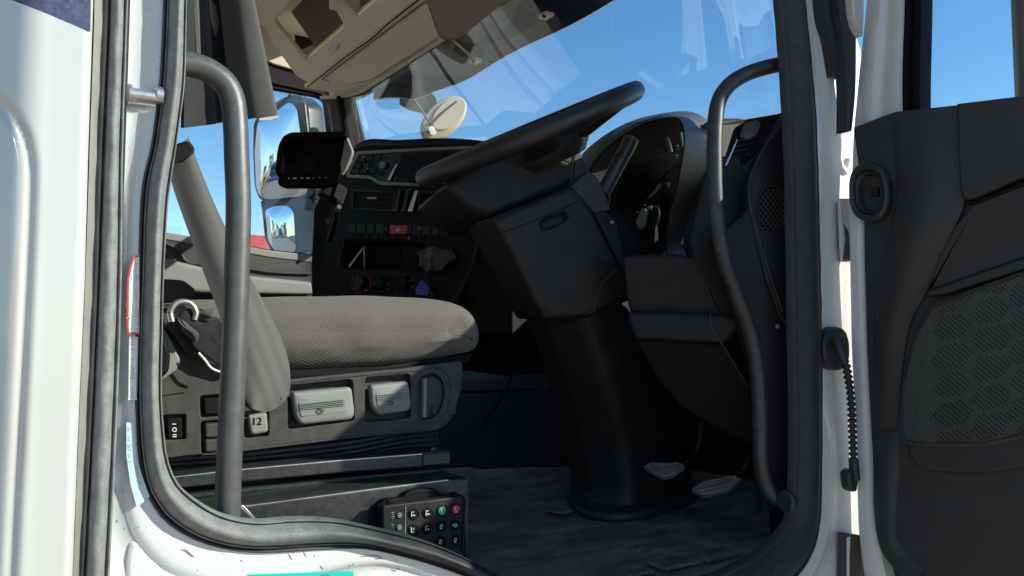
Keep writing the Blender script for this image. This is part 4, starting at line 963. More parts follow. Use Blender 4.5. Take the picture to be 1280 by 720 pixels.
# painted top band and bottom band on the outside of the glass
def band(t0, t1, off, mat, name):
    rws = [[a.lerp(b, t0+(t1-t0)*k/3)+Vector((off, 0, 0)) for a, b in zip(bt, tp)] for k in range(4)]
    return sheet(name, rws, mat, ws, smooth=80, thick=0.0005)
band(0.965, 1.0, 0.004, M['glossblack'], 'frit_band')
band(0.0, 0.05, 0.004, M['glossblack'], 'frit_band')
for y, dz in ((1.72, 0), (0.9, 0)):
    pass
# smoked outer sun visor seen through the top of the glass
ov = thing('outer_visor', 'smoked dark outer sun visor with black brackets beyond the windscreen top', 'outer visor', (1.6, 1.0, EYE+1.0))
tpv = [b for b in tp if b.y < 1.99]
vtop = [Vector((b.x+0.04, b.y, ZC+0.035)) for b in tpv]
vbot = [Vector((1.43-0.16*max(0.0, (b.y-1.45)/0.5)**2, b.y, ZC-0.022-0.022*math.exp(-((b.y-1.78)/0.07)**2)-0.006*math.sin(b.y*9))) for b in tpv]
sheet('visor_blade', [vtop, [a.lerp(b, 0.5)+Vector((0.02, 0, 0.01)) for a, b in zip(vtop, vbot)], vbot], M['smoked'], ov, thick=0.004, smooth=80)
tube('visor_edge', vbot, 0.0045, M['beige'], ov, smooth=0, flat=0.6)
for (px, py) in ((593, 76), (681, 19)):
    p = Zp(px, py, ZC-0.020)
    box('visor_bracket', p+Vector((-0.02, 0.01, 0.02)), (0.10, 0.030, 0.018), M['plastic_deep'], ov, rot=Matrix.Rotation(0.25, 3, 'Y'))
    box('bracket_foot', p+Vector((0.004, 0, 0.0)), (0.03, 0.04, 0.010), M['beige_dark'], ov)
    cyl('bracket_screw', p+Vector((-0.006, -0.004, -0.004)), (-0.5, -0.6, -0.6), 0.006, 0.006, M['plastic_deep'], ov, bevel=0.001)

# front kerb mirror beyond the windscreen
km = thing('kerb_mirror', 'pale oval kerb mirror on a dark arm seen through the windscreen', 'mirror', Yp(555, 148, 2.0))
pm = Plane(Yp(555, 146, 2.05), Vector((-0.35, -0.93, 0.05)))
el = []
for k in range(30):
    a = 2*math.pi*k/30; x, y = 40*math.cos(a)*(1.0), 22*math.sin(a)
    th = math.radians(52); el.append((555+x*math.cos(th)+y*math.sin(th)*0.9, 147-x*math.sin(th)*0.78+y*math.cos(th)))
pillow('mirror_shell', el, pm, 0.04, 0.012, M['ochre'], km, dome=0.006)
pillow('mirror_rim', [(555+(x-555)*0.72+6, 147+(y-147)*0.72-4) for x, y in el], pm, 0.01, 0.003, M['beige_dark'], km, back=-0.010)
tube('mirror_brace', [pt(pm, 537, 158, 0.012), pt(pm, 553, 142, 0.014), pt(pm, 570, 128, 0.010)], 0.004, M['housing'], km, smooth=3)
pillow('mirror_boss', [(534, 160, 3), (541, 158, 3), (545, 168, 3), (538, 171, 3)], pm, 0.02, 0.003, M['sticker'], km, back=-0.014)
pillow('arm_cover', [(500, 103, 4), (520, 98, 6), (548, 124, 6), (545, 143, 5), (510, 135, 6), (500, 128)], Plane(Yp(520, 120, 2.15), Vector((-0.35, -0.93, 0.05))), 0.03, 0.006, M['housing'], km)
tube('mirror_arm', [Yp(x, y, 2.02) for x, y in [(505, 106), (520, 128), (537, 153)]], 0.0045, M['rubber_dark'], km, smooth=4)

# ================================================================== FAR SIDE: passenger door, window, pillar
pd = thing('passenger_door', 'closed passenger door with sunlit grey trim below its window', 'cab door', (0.8, 2.2, EYE-0.4))
PD = PY(2.18)
frame_o = [(-200, -220), (413, -100), (440, 100), (470, 260), (470, 560), (-200, 620)]
win = [(-20, -75), (341, 110, 4), (398, 120, 8), (407, 125, 6), (414, 190), (408, 260), (392, 318, 4), (340, 313), (205, 291), (-20, 258)]
plate('door_frame', frame_o, PD, 0.03, M['plastic_deep'], pd, holes=[rnd(win, 0)], bevel=0.006, back=0.01)
plate('window_frame', [(-80, -125), (342, 84), (412, 104, 8), (420, 130), (412, 260), (396, 326, 6), (340, 324), (-80, 266)], PD, 0.02, M['plastic_deep'], pd, holes=[rnd([(-20, -75), (341, 105, 4), (400, 117, 8), (408, 124, 6), (415, 190), (409, 262), (393, 318, 4), (340, 312), (205, 290), (-20, 257)], 0)], bevel=0.004)
plate('window_pane', [(-60, -100), (415, 90), (415, 325), (-60, 290)], PY(2.20), 0.004, M['sideglass'], pd, bevel=0)
# sill: lit moulding, armrest contour
plate('door_sill', [(150, 283), (205, 290), (340, 313), (394, 319), (393, 328), (340, 322), (205, 299), (150, 292)], PY(2.16), 0.02, M['lever'], pd, bevel=0.004)
plate('door_card', [(150, 292), (205, 298), (340, 321), (398, 327), (398, 420), (150, 420)], PY(2.165), 0.02, M['doortrim'], pd, bevel=0.003)
ba = pillow('armrest', [(150, 318), (205, 322, 6), (250, 333, 12), (300, 343, 10), (390, 352, 4), (392, 368), (250, 366), (150, 352)], PY(2.10), 0.07, 0.014, M['lever'], pd)
tube('trim_bead', [Yp(x, y, 2.155) for x, y in [(206, 304), (222, 312), (235, 328), (262, 330), (300, 334), (340, 340), (388, 342)]], 0.006, M['soft'], pd)
pillow('storage_lip', [(150, 345), (230, 350, 6), (245, 362, 4), (240, 385), (150, 385)], PY(1.98), 0.05, 0.008, M['plastic_seat'], pd)
fp = thing('passenger_pillar', 'black far windscreen pillar trim between passenger window and windscreen', 'pillar trim', (1.15, 2.05, EYE))
vs2 = [[(410, 100), (414, 190), (409, 330)], [(424, 112), (436, 176), (434, 330)]]
plate('pillar_trim', [(421, 112, 3), (443, 113, 4), (460, 184), (462, 260), (436, 300), (434, 185)], PY(2.02), 0.06, M['plastic_deep'], fp, bevel=0.01)
plate('pillar_edge', [(409, 112), (420, 112), (432, 180), (430, 300), (420, 300), (421, 185)], PY(2.08), 0.03, M['plastic_seat'], fp, bevel=0.004)

# passenger side mirrors
mr = thing('passenger_mirror', 'tall exterior passenger mirrors in a dark housing seen through the far window', 'mirror', Yp(370, 250, 2.6))
def mplane(px, py, Y, rdir):
    p = Yp(px, py, Y); d = (p-CAM).normalized(); n = (Vector(rdir).normalized()-d).normalized(); return Plane(p, n)
MP = mplane(350, 200, 2.62, (-0.93, 0.36, 0.045))
upg = [(322, 150, 10), (345, 137, 8), (362, 127, 6), (371, 135, 5), (386, 240, 8), (378, 245, 6), (340, 249, 6), (326, 248, 6), (320, 235, 8), (318, 190, 8)]
pillow('upper_glass', upg, MP, 0.006, 0.0005, M['mirror'], mr, dome=0.011)
pillow('upper_housing', [(316, 148, 10), (342, 134, 8), (358, 122, 5), (372, 119, 4), (384, 131, 8), (389, 190), (392, 240, 8), (380, 249, 6), (340, 252, 6), (324, 251, 6), (317, 235, 8), (315, 190, 8)], Plane(MP.o-MP.n*0.005, MP.n), 0.10, 0.012, M['housing'], mr)
plate('upper_rim', [(340, 130, 6), (358, 120, 5), (372, 118, 6), (380, 128, 6), (394, 244, 8), (378, 251, 6), (372, 246, 4), (384, 240, 6), (371, 134, 5), (360, 127, 5), (343, 140, 4)], Plane(MP.o+MP.n*0.004, MP.n), 0.02, M['housing'], mr, bevel=0.005)
LP = mplane(350, 285, 2.62, (-0.93, 0.36, 0.03))
pillow('lower_housing', [(324, 250, 4), (388, 245, 6), (400, 262, 6), (404, 300), (398, 312), (372, 318), (340, 318, 8), (330, 300), (326, 262)], Plane(LP.o-LP.n*0.004, LP.n), 0.08, 0.012, M['housing'], mr)
pillow('lower_glass', [(331, 262, 5), (345, 257, 5), (360, 257, 5), (367, 265, 5), (370, 312, 6), (366, 316, 4), (344, 315, 6), (335, 300, 6)], LP, 0.006, 0.0005, M['mirror'], mr, dome=0.008)
pillow('mirror_arm', [(372, 244, 4), (391, 236, 3), (388, 248, 8), (392, 258, 6), (400, 270, 8), (398, 300), (392, 312), (370, 314), (372, 270)], PY(2.55), 0.08, 0.02, M['housing'], mr)
for k, (x, y) in enumerate([(362, 120), (368, 122), (374, 121), (379, 124)]): cyl('clamp_bolt', Yp(x, y, 2.55), (0.2, -1, 0.2), 0.008, 0.02, M['plastic'], mr)
pillow('mirror_back', [(366, 133), (378, 134, 8), (386, 160, 6), (387, 190), (380, 200), (368, 200)], PY(2.68), 0.06, 0.015, M['housing'], mr)
# ================================================================== DASHBOARD
db = thing('dashboard', 'black truck dashboard with centre stack, vents, switches and storage bay', 'dashboard', (1.1, 1.2, EYE))
# centre stack faces the driver: plane turned slightly towards him
PC = Plane((1.06, 1.2, EYE), Vector((-0.95, -0.31, 0.05)))
plate('stack_shell', [(436, 186, 6), (450, 181, 6), (570, 177), (640, 176), (640, 420), (500, 420), (392, 400), (392, 335), (402, 250), (422, 220)], PC, 0.10, M['plastic_deep'], db, bevel=0.012,
      holes=[rnd([(410, 290, 3), (432, 299, 3), (560, 301, 3), (563, 330, 3), (520, 340), (430, 336, 4), (425, 302)], 0)] if False else [rnd([(427, 302, 4), (530, 304, 4), (528, 338, 4), (428, 334, 4)], 0)])
plate('bay_back', [(418, 290), (545, 290), (545, 350), (418, 350)], PC, 0.01, M['plastic_deep'], db, back=0.13)
box('bay_box', PC.w(*PC.ab(480, 318), -0.125), (0.02, 0.3, 0.12), M['plastic_deep'], db)
tube('bay_lip', [pt(PC, x, y, 0.002) for x, y in [(431, 300), (426, 318), (424, 333)]], 0.0018, M['soft'], db, seg=8)
tube('bay_lip', [pt(PC, x, y, 0.002) for x, y in [(455, 320), (455, 333)]], 0.0012, M['plastic'], db, seg=8)
# dash top roll from the far pillar to the cluster hood
tube('top_roll', [Vector(q) for q in [(1.16, 2.02, EYE+0.565), Xp(450, 186, 1.20), Xp(500, 182, 1.20), Xp(570, 181, 1.22), Xp(640, 190, 1.26), Xp(700, 200, 1.30)]], 0.02, M['plastic_deep'], db)
# radio panel in satin frame
rp = pillow('radio_panel', [(449, 192, 4), (510, 188), (580, 187), (580, 232), (502, 230), (474, 229, 4), (466, 222, 4), (436, 221, 4)], PC, 0.012, 0.002, M['glossblack'], db, back=-0.003)
fo = [(446, 190, 6), (500, 187), (600, 183, 4), (600, 186), (500, 191), (450, 194, 4), (438, 219, 4), (466, 220, 5), (476, 227, 5), (520, 230), (545, 230, 2), (545, 234, 2), (476, 232, 6), (465, 224, 5), (434, 223, 6)]
plate('radio_frame', fo, PC, 0.012, M['lever'], db, bevel=0.0025, back=-0.010)
PCs = Plane(PC.o+PC.n*0.004, PC.n)
kb = cyl('volume_knob', pt(PCs, 480, 207), PC.n, 0.0125, 0.012, M['lever'], db, bevel=0.003)
plate('radio_divider', [(496, 206, 1), (499, 205, 1), (489, 226, 1), (485, 226, 1)], PCs, 0.006, M['chrome'], db, bevel=0.001, back=-0.006)
plate('dash_screen', [(502, 192), (578, 190), (578, 228), (495, 227)], PCs, 0.003, M['screen'], db, back=-0.002)
for i, (x, y) in enumerate([(452, 199), (462, 198), (472, 197), (448, 207), (458, 207), (445, 214), (455, 214), (466, 213), (476, 216)]):
    pillow('radio_button', [(x-4, y-3, 1), (x+4, y-3, 1), (x+4, y+3, 1), (x-4, y+3, 1)], PCs, 0.004, 0.001, M['plastic'], db, back=-0.003)
strokes('radio_print', [[(454, 196.5), (458, 196)], [(460, 211), (462, 211)], [(446, 219.5), (450, 219.5)]], PCs, 0.9, M['print'], db, lift=0.006)
# air vents with slats
def vent(x0, x1, y0, y1, tabx, taby):
    v = plate('air_vent', [(x0, y0, 3), (x1, y0+1, 3), (x1-3, y1+1, 3), (x0+1, y1-2, 3)], PC, 0.006, M['plastic'], db, holes=[rnd([(x0+3, y0+3, 2), (x1-3, y0+4, 2), (x1-6, y1-2, 2), (x0+3, y1-4, 2)], 0)], bevel=0.0015, back=-0.006)
    for k in range(4):
        y = y0+7+k*(y1-y0-10)/3
        a, b = pt(PC, x0+3, y-1, 0.001), pt(PC, x1-4, y, 0.001); tube('slat', [a, b], 0.0022, M['plastic'], v, seg=8, smooth=1, flat=0.5)
    pillow('vent_tab', [(tabx-6, taby-1.5, 1), (tabx+6, taby-1.5, 1), (tabx+6, taby+1.5, 1), (tabx-6, taby+1.5, 1)], PC, 0.006, 0.001, M['lever'], v, back=-0.009)
vent(440, 497, 237, 264, 467, 248)
vent(524, 592, 239, 266, 556, 250)
for x, m in ((497, 'plastic'), (507, 'plastic')):
    plate('vent_bar', [(x+3, 237, 1), (x+7, 237, 1), (x+2, 265, 1), (x-2, 265, 1)], PC, 0.006, M['glossblack'], db, bevel=0.001, back=-0.009)
plate('bright_bar', [(521, 239, 1), (525, 239, 1), (518, 265, 1), (512, 265, 1)], PC, 0.006, M['chrome'], db, bevel=0.001, back=-0.009)
for x, y in ((507, 238), (515, 238), (496, 263), (505, 264)): cyl('vent_pin', pt(PC, x, y, 0.009), PC.n, 0.0022, 0.002, M['lever'], db, seg=10)
# switch row
for k in range(11):
    x = 441+k*11.6; y = 279+k*0.35
    if k in (4, 5): continue
    pillow('rocker_switch', [(x-5, y, 1), (x+5, y, 1), (x+4.5, y+12, 1), (x-5.5, y+12, 1)], PC, 0.006, 0.0015, M['plastic'], db, back=-0.004)
for k in range(8):
    x = 446+k*11.6
    pillow('rocker_switch', [(x-5, 293, 1), (x+5, 293, 1), (x+4.5, 299, 1), (x-5.5, 299, 1)], PC, 0.006, 0.0015, M['plastic_deep'], db, back=-0.004)
hz = pillow('hazard_button', [(489, 281.5, 1), (511, 282, 1), (510, 292.5, 1), (489, 292.5, 1)], PC, 0.009, 0.0015, M['redbtn'], db, back=-0.006)
strokes('hazard_triangle', [[(497.5, 289), (500, 284.5), (502.5, 289), (497.5, 289)]], PC, 1.0, M['print'], hz, lift=0.0075)
strokes('switch_print', [[(483, 286), (485, 286)], [(484, 285), (484, 288)], [(525, 287), (528, 285)], [(512, 298), (514, 298)], [(513, 296), (513, 300)]], PC, 1.2, M['dimprint'], db, lift=0.006)
# heater controls
for (x, r, m) in ((452, 10, 'plastic'), (478, 8.5, 'plastic_deep'), (507, 9, 'plastic_deep')):
    k = cyl('heater_knob', pt(PC, x, 354, 0.0), PC.n, r/FPX*2.25, 0.016, M[m], db, bevel=0.003)
    tube('knob_ring', [pt(PC, x+(r+2.0)*math.cos(a), 354+(r+2.0)*math.sin(a), 0.001) for a in [2*math.pi*i/20 for i in range(20)]], 0.0012, M['redbtn' if x == 452 else 'plastic'], db, seg=6, smooth=0, closed=True)
dots = [(441, 347), (443, 361), (458, 363), (468, 355), (470, 351), (476, 349), (483, 349), (486, 355), (486, 362), (497, 368), (500, 350), (506, 350), (513, 351), (516, 350), (516, 358)]
for x, y in dots: strokes('control_mark', [[(x-0.8, y), (x+0.8, y)]], PC, 1.5, M['dimprint'], db, lift=0.002)
# stack side wall and seam running down to the tunnel
plate('stack_side', [(392, 262), (402, 240), (412, 262), (406, 400), (390, 400), (389, 330)], Plane((1.02, 1.5, EYE), Vector((-0.8, -0.55, 0))), 0.03, M['plastic_deep'], db, bevel=0.004)
tube('stack_edge', [pt(PC, x, y, -0.001) for x, y in [(401, 262), (393, 300), (391, 372)]], 0.003, M['plastic'], db, seg=8)
tube('console_edge', [Yp(x, y, 0.97) for x, y in [(607, 273), (600, 300), (588, 340), (571, 372), (560, 385)]], 0.006, M['plastic'], db, seg=10)
# mirror-side panel between stack and column
plate('knee_panel', [(604, 272), (640, 265), (700, 300), (740, 460), (640, 470), (560, 460), (575, 370), (590, 330)], PY(1.0), 0.03, M['plastic_deep'], db, bevel=0.006)
tube('panel_gap', [Yp(x, y, 0.975) for x, y in [(580, 374), (604, 369), (640, 352)]], 0.0025, M['plastic_deep'], db)
tube('panel_gap', [Yp(x, y, 0.985) for x, y in [(590, 405), (640, 400), (700, 400)]], 0.0025, M['plastic_deep'], db)

# the instrument side: hood as a swept arch, cluster face, right-hand pod
PH = PX(1.22)
CL = Plane((1.37, 0.45, EYE), Vector((-0.93, -0.30, 0.18)))
plate('cluster_face', [(728, 250), (740, 200), (790, 160), (850, 160), (862, 240), (820, 330), (740, 330)], CL, 0.02, M['plastic_deep'], db, bevel=0.003)
# hood: outer skin lofted between two arches (front near viewer, rear at the glass)
archF = [(722, 200), (735, 185), (760, 166), (790, 151), (820, 143), (850, 139), (868, 141), (882, 150), (888, 175), (886, 215), (878, 250), (862, 290), (852, 318), (838, 320)]
archI = [(729, 235), (742, 205), (765, 180), (795, 160), (822, 150), (842, 147), (852, 153), (856, 175), (852, 205), (846, 235), (838, 262), (834, 290), (833, 308), (834, 319)]
def arch(pts, X, X2=None): return resample(cr([Xp(x, y, X+((X2 or X)-X)*max(0, min(1, (x-815)/35))) for x, y in pts], 6), 60)
A1 = arch(archI, 1.23, 1.16); A2 = [p.lerp(q, 0.35)+Vector((-0.008, 0, 0)) for p, q in zip(arch(archI, 1.23, 1.16), arch(archF, 1.25, 1.28))]; A3 = arch(archF, 1.26, 1.31)
A4 = [p+Vector((0.04, 0.01, -0.004)) for p in A3]; A5 = [p+Vector((0.06, 0.03, -0.03)) for p in A3]; A0 = [p+Vector((0.12, 0.03, 0.0)) for p in A1]
A01 = [p+Vector((0.005, 0.001, 0.0)) for p in A1]
sheet('cluster_hood', [A0, A01, A1, A2, A3, A4, A5], M['hood'], db, smooth=45)
tube('hood_seam', [p+Vector((-0.001, 0, 0)) for p in A1], 0.0018, M['plastic_deep'], db, smooth=0, seg=8)
# inner lining arch and dial glass
tube('cluster_arch', [pt(CL, x, y, 0.02) for x, y in [(757, 222), (775, 196), (800, 176), (825, 170), (838, 178), (843, 195)]], 0.006, M['plastic'], db)
pillow('dial_screen', [(775, 206, 4), (832, 200, 6), (836, 215), (816, 240, 6), (772, 262, 6)], CL, 0.01, 0.003, M['screen'], db, back=-0.015)
for (x, y) in ((847.5, 184), (846.5, 196), (836, 231)):
    strokes('lamp_symbol', [[(x-2, y-2), (x+2, y-2), (x, y+0.5), (x+1, y+3)]], CL, 1.0, M['dimprint'], db, lift=0.002)
plate('pale_slot', [(830, 232, 1), (832, 236, 1), (817, 254, 1), (813, 254, 1)], CL, 0.003, M['lever'], db, back=-0.024, bevel=0.0005)
tube('cluster_edge', [pt(CL, x, y, 0.02) for x, y in [(783, 222), (775, 245), (771, 262)]], 0.0016, M['soft'], db, seg=8)
# light switch pod
lsx = PY(0.30)
plate('switch_pod', [(775, 268), (800, 262), (829, 246), (824, 330), (778, 330)], CL, 0.03, M['plastic_deep'], db, back=-0.03, bevel=0.0006)
bez = pillow('switch_bezel', [(796, 268, 8), (815, 258, 10), (833, 262, 10), (832, 282, 12), (815, 300, 10), (797, 298, 8)], CL, 0.012, 0.004, M['plastic_deep'], db, back=-0.038)
pillow('light_switch', [(806, 284, 2), (814, 267, 3), (820, 268, 3), (816, 290, 3), (810, 294, 2)], CL, 0.02, 0.004, M['lever'], db, back=-0.05)
strokes('switch_print', [[(820, 268), (820, 264), (824, 268), (824, 264)], [(806, 270), (808, 272)], [(815, 262), (817, 263)]], CL, 1.1, M['print'], db, lift=0.042)
# lower dash faces right of the column
LD = Plane((1.12, 0.25, EYE), Vector((-0.75, -0.64, -0.12)))
plate('lower_fascia', [(778, 320), (838, 318), (872, 322, 4), (900, 340), (905, 396), (788, 392), (782, 366)], LD, 0.06, M['plastic'], db, bevel=0.006)
plate('column_shoulder', [(770, 262), (800, 300), (800, 330), (790, 366), (740, 395), (712, 340)], Plane((1.13, 0.42, EYE), Vector((-0.5, -0.86, -0.05))), 0.04, M['plastic_deep'], db, bevel=0.006)
plate('knee_bolster', [(783, 392, 6), (793, 389), (905, 392, 4), (935, 402), (905, 430, 4), (792, 424, 6)], Plane((1.07, 0.25, EYE), Vector((-0.72, -0.66, -0.02))), 0.08, M['plastic'], db, bevel=0.008)
plate('lower_knee_panel', [(792, 422), (903, 428), (940, 480), (944, 560), (900, 540), (852, 510), (825, 480)], Plane((1.10, 0.25, EYE), Vector((-0.72, -0.66, -0.15))), 0.03, M['plastic_deep'], db, bevel=0.006)
tube('fascia_edge', [pt(LD, x, y, 0.0015) for x, y in [(866, 318), (876, 340), (888, 370), (890, 392)]], 0.0016, M['soft'], db, seg=8)
tube('panel_line', [pt(Plane((1.07, 0.25, EYE), Vector((-0.72, -0.66, -0.02))), x, y, 0.002) for x, y in [(888, 393), (889, 408), (903, 430)]], 0.003, M['soft'], db, seg=8)
tube('panel_line', [pt(Plane((1.10, 0.25, EYE), Vector((-0.72, -0.66, -0.15))), x, y, 0.002) for x, y in [(903, 430), (918, 455), (936, 486)]], 0.0018, M['soft'], db, seg=8)

# right-hand end of the dash by the driver door: vent, grille, pillar trim
PE = PY(0.035)
et = thing('pillar_trim', 'black trim panel with round mesh grille beside the driver door seal', 'pillar trim', Yp(960, 400, 0.05))
PT = Plane((1.20, 0.045, EYE), Vector((-0.35, -0.94, 0.05)))
plate('trim_panel', [(985, 138), (1000, 138), (1003, 398), (975, 395), (958, 350), (945, 300), (936, 262), (934, 240), (941, 213), (958, 180)], PT, 0.03, M['plastic'], et, bevel=0.004,
      holes=[rnd([(950, 238, 6), (966, 232, 10), (978, 240, 8), (981, 262, 10), (978, 283, 8), (966, 290, 8), (952, 286, 8), (948, 262, 10)], 0)])
plate('grille_backing', [(940, 225), (990, 225), (990, 298), (940, 298)], PT, 0.004, M['plastic_deep'], et, back=0.02)
g = tube('grille_rim', [pt(PT, x, y, 0.001) for x, y in [(950, 240), (958, 234), (968, 233), (977, 239), (981, 262), (977, 284), (968, 290), (958, 290), (950, 284), (947, 262)]], 0.0022, M['plastic'], et, closed=True, seg=8)
lines = []
import itertools
def inside(x, y): return ((x-964.5)/16.5)**4+((y-262)/28)**4 < 1
for s in (1, -1):
    for c in range(-60, 61, 8):
        pts_ = [(964.5+q, 262+s*q*1.35+c) for q in range(-17, 18)]; pts_ = [p for p in pts_ if inside(*p)]
        if len(pts_) > 3: lines.append([pts_[0], pts_[-1]])
joined('grille_mesh', [tubeg([pt(PT, *p, -0.004) for p in L], 0.0011, 6) for L in lines], M['soft'], et, kind='stuff')
tube('trim_bead', [pt(PT, x, y, 0.0015) for x, y in [(985, 148), (958, 180), (941, 213), (935, 235), (938, 262), (948, 300), (962, 345), (978, 390)]], 0.0016, M['soft'], et, seg=8)
plate('lower_trim', [(895, 300), (936, 262), (962, 345), (980, 396), (985, 470), (985, 640), (955, 640), (948, 470), (920, 380)], Plane((1.17, 0.07, EYE), Vector((-0.35, -0.94, 0.0))), 0.03, M['plastic'], et, bevel=0.004)
tube('panel_line', [pt(Plane((1.17, 0.07, EYE), Vector((-0.35, -0.94, 0.0))), x, y, 0.002) for x, y in [(975, 396), (986, 412), (989, 440), (989, 600)]], 0.0022, M['soft'], et, seg=8)
cyl('trim_screw', pt(Plane((1.17, 0.07, EYE), Vector((-0.35, -0.94, 0.0))), 971, 408, 0.0), (-0.35, -0.94, 0), 0.004, 0.004, M['lever'], et, bevel=0.001)
# side vent with its chromed wheel
PV = Plane((1.18, 0.10, EYE), Vector((-0.7, -0.70, 0.12)))
sv = plate('side_vent', [(905, 200, 4), (918, 158, 6), (948, 146), (975, 142), (968, 160), (948, 190, 4), (930, 204, 4), (906, 212, 3)], PV, 0.02, M['plastic_deep'], et, bevel=0.003)
for k in range(4):
    y = 172+k*7; tube('slat', [pt(PV, 922-k*3, y+6, 0.004), pt(PV, 948-k*4, y, 0.004)], 0.0018, M['plastic'], sv, seg=8, smooth=1)
plate('bright_edge', [(906, 207, 1), (921, 174, 1), (922.5, 176, 1), (908, 209, 1)], PV, 0.006, M['chrome'], sv, bevel=0.001, back=-0.006)
pillow('vent_paddle', [(925, 166, 3), (931, 156, 4), (946, 152, 4), (951, 158, 4), (946, 172, 4), (934, 178, 4), (924, 174, 3)], PV, 0.014, 0.004, M['hood'], sv, back=-0.014, dome=0.002)
pillow('vent_shroud', [(930, 150, 3), (958, 146, 3), (985, 138), (990, 150), (950, 200), (930, 230, 4), (905, 216, 3), (909, 208), (930, 204), (950, 188), (966, 160)], Plane(PV.o+PV.n*-0.002, PV.n), 0.02, 0.003, M['plastic'], et, r=2)
# rounded dash end between the hood and the pillar
pillow('dash_end', [(884, 150, 6), (905, 146, 8), (930, 146, 8), (940, 152, 4), (925, 165), (912, 200, 4), (905, 260), (900, 330), (880, 330), (868, 300), (880, 240)], Plane((1.27, 0.19, EYE), Vector((-0.3, -0.95, 0.1))), 0.06, 0.012, M['soft'], db)
plate('dash_flank', [(880, 222, 20), (896, 196, 10), (925, 192), (940, 262), (948, 300), (925, 380), (905, 400), (872, 330), (862, 300)], Plane((1.19, 0.14, EYE), Vector((-0.6, -0.8, 0.0))), 0.04, M['plastic'], db, bevel=0.004)

# ================================================================== STEERING COLUMN
scn = thing('steering_column', 'tall dark plastic steering column shroud rising from the floor to the wheel', 'steering column', Zp(775, 620, EYE-0.37))
def collo(name, rows, yc, hd, mat, n=40, expo=3.6, lean=0.0):
    """horizontal rounded sections: (py, xl, xr)"""
    rr = []
    for (py_l, xl, py_r, xr, yy) in rows:
        a = Yp(xl, py_l, yy); b = Yp(xr, py_r, yy); c = (a+b)/2; h = (b-a)/2; row = []
        for k in range(n):
            t = 2*math.pi*k/n; cs, sn = math.cos(t), math.sin(t)
            u = abs(cs)**(2/expo)*(1 if cs >= 0 else -1); v = abs(sn)**(2/expo)*(1 if sn >= 0 else -1)
            row.append(c+h*u+Vector((0.35*hd*v*0, -hd*v, 0)))
        rr.append(row)
    R2 = []
    cols = list(zip(*rr)); cols = [cr(c, 4) for c in cols]; R2 = list(zip(*cols))
    vs, fs = loft(R2, True, True); return put(name, fixn(mesh(name, vs, fs, 60)), mat, scn)
YC = 0.47
def shroud():
    rr = []
    for (py_l, xl, py_r, xr, yy) in [(396, 678, 372, 792, YC-0.01), (430, 692, 410, 800, YC), (470, 705, 455, 815, YC+0.01), (510, 718, 500, 833, YC+0.02), (550, 727, 545, 850, YC+0.03), (590, 733, 582, 862, YC+0.03), (615, 734, 608, 868, YC+0.03), (634, 728, 625, 872, YC+0.03)]:
        a, b = Yp(xl, py_l, yy), Yp(xr, py_r, yy); w_ = (b-a).length; u = (b-a)/w_; nrm = Vector((0, -1, 0))
        # plan of the shroud: narrow dark flank, ridge, broad flat face, far flank
        pl_ = rnd([(0.0, 0.00), (0.16*w_, 0.085, 0.030), (0.62*w_, 0.075, 0.05), (w_, 0.00), (w_*0.95, -0.10, 0.03), (0.06*w_, -0.10, 0.03)], 0.012, 6)
        rr.append([a+u*p[0]+nrm*p[1] for p in pl_])
    cols = [cr(c, 4) for c in zip(*rr)]; vs, fs = loft(list(zip(*cols)), True, True)
    put('lower_shroud', fixn(mesh('lower_shroud', vs, fs, 50)), M['plastic_brown'], scn)
shroud()
pillow2('base_flange', [(Zp(x, y, EYE-0.365).x, Zp(x, y, EYE-0.365).y) for x, y in rnd([(706, 620, 10), (740, 606, 8), (860, 590, 10), (892, 612), (820, 640, 20), (770, 646, 20), (725, 640, 14)], 10)], PZ(EYE-0.362), 0.016, 0.006, M['rubber_dark'], scn)
PCO = Plane((0.93, 0.41, EYE), Vector((-0.22, -0.97, -0.05)))
up_ = pillow('upper_panel', [(612, 273, 4), (640, 262), (715, 232, 4), (726, 238), (742, 262), (770, 320), (792, 372, 3), (744, 392, 3), (728, 398), (681, 401, 3), (668, 380), (640, 320)], PCO, 0.16, 0.014, M['plastic_brown'], scn)
pillow('release_slot', [(673, 279, 4), (680, 271, 4), (706, 263, 2), (712, 270, 2), (708, 277, 2), (690, 287, 4), (677, 289, 3)], PCO, 0.004, 0.0012, M['plastic_deep'], scn, back=-0.0015)
pillow('slot_tongue', [(676, 281, 3), (683, 276, 3), (702, 270, 2), (704, 276, 2), (688, 284, 3), (679, 286, 2)], PCO, 0.004, 0.001, M['plastic'], scn, back=-0.003)
cyl('slot_pin', pt(PCO, 707, 268, 0.003), PCO.n, 0.0035, 0.002, M['plastic'], scn, seg=12)
tube('shroud_seam', [pt(PCO, x, y, 0.0004) for x, y in [(681, 402), (712, 400), (742, 393), (766, 383), (792, 371)]], 0.0022, M['plastic_deep'], scn, seg=8)
tube('shroud_seam', [pt(PCO, x, y, 0.0004) for x, y in [(742, 392), (745, 372), (756, 350), (775, 335)]], 0.0014, M['soft'], scn, seg=8)
cyl('shroud_clip', pt(PCO, 659, 339, 0.0), PCO.n, 0.004, 0.002, M['plastic'], scn, seg=12)
pillow('shoulder_panel', [(715, 234, 3), (728, 230, 3), (740, 250), (770, 275, 4), (776, 300), (792, 368), (780, 340), (742, 264)], Plane(PCO.o+PCO.n*-0.004, PCO.n), 0.12, 0.006, M['plastic'], scn)
cyl('shoulder_screw', pt(PCO, 764, 278, 0.001), PCO.n, 0.0045, 0.004, M['lever'], scn, bevel=0.001)
for x, y in ((690, 388), (770, 352), (636, 300)): cyl('panel_screw', pt(PCO, x, y, 0.0), PCO.n, 0.0035, 0.0016, M['soft'], scn, seg=12)
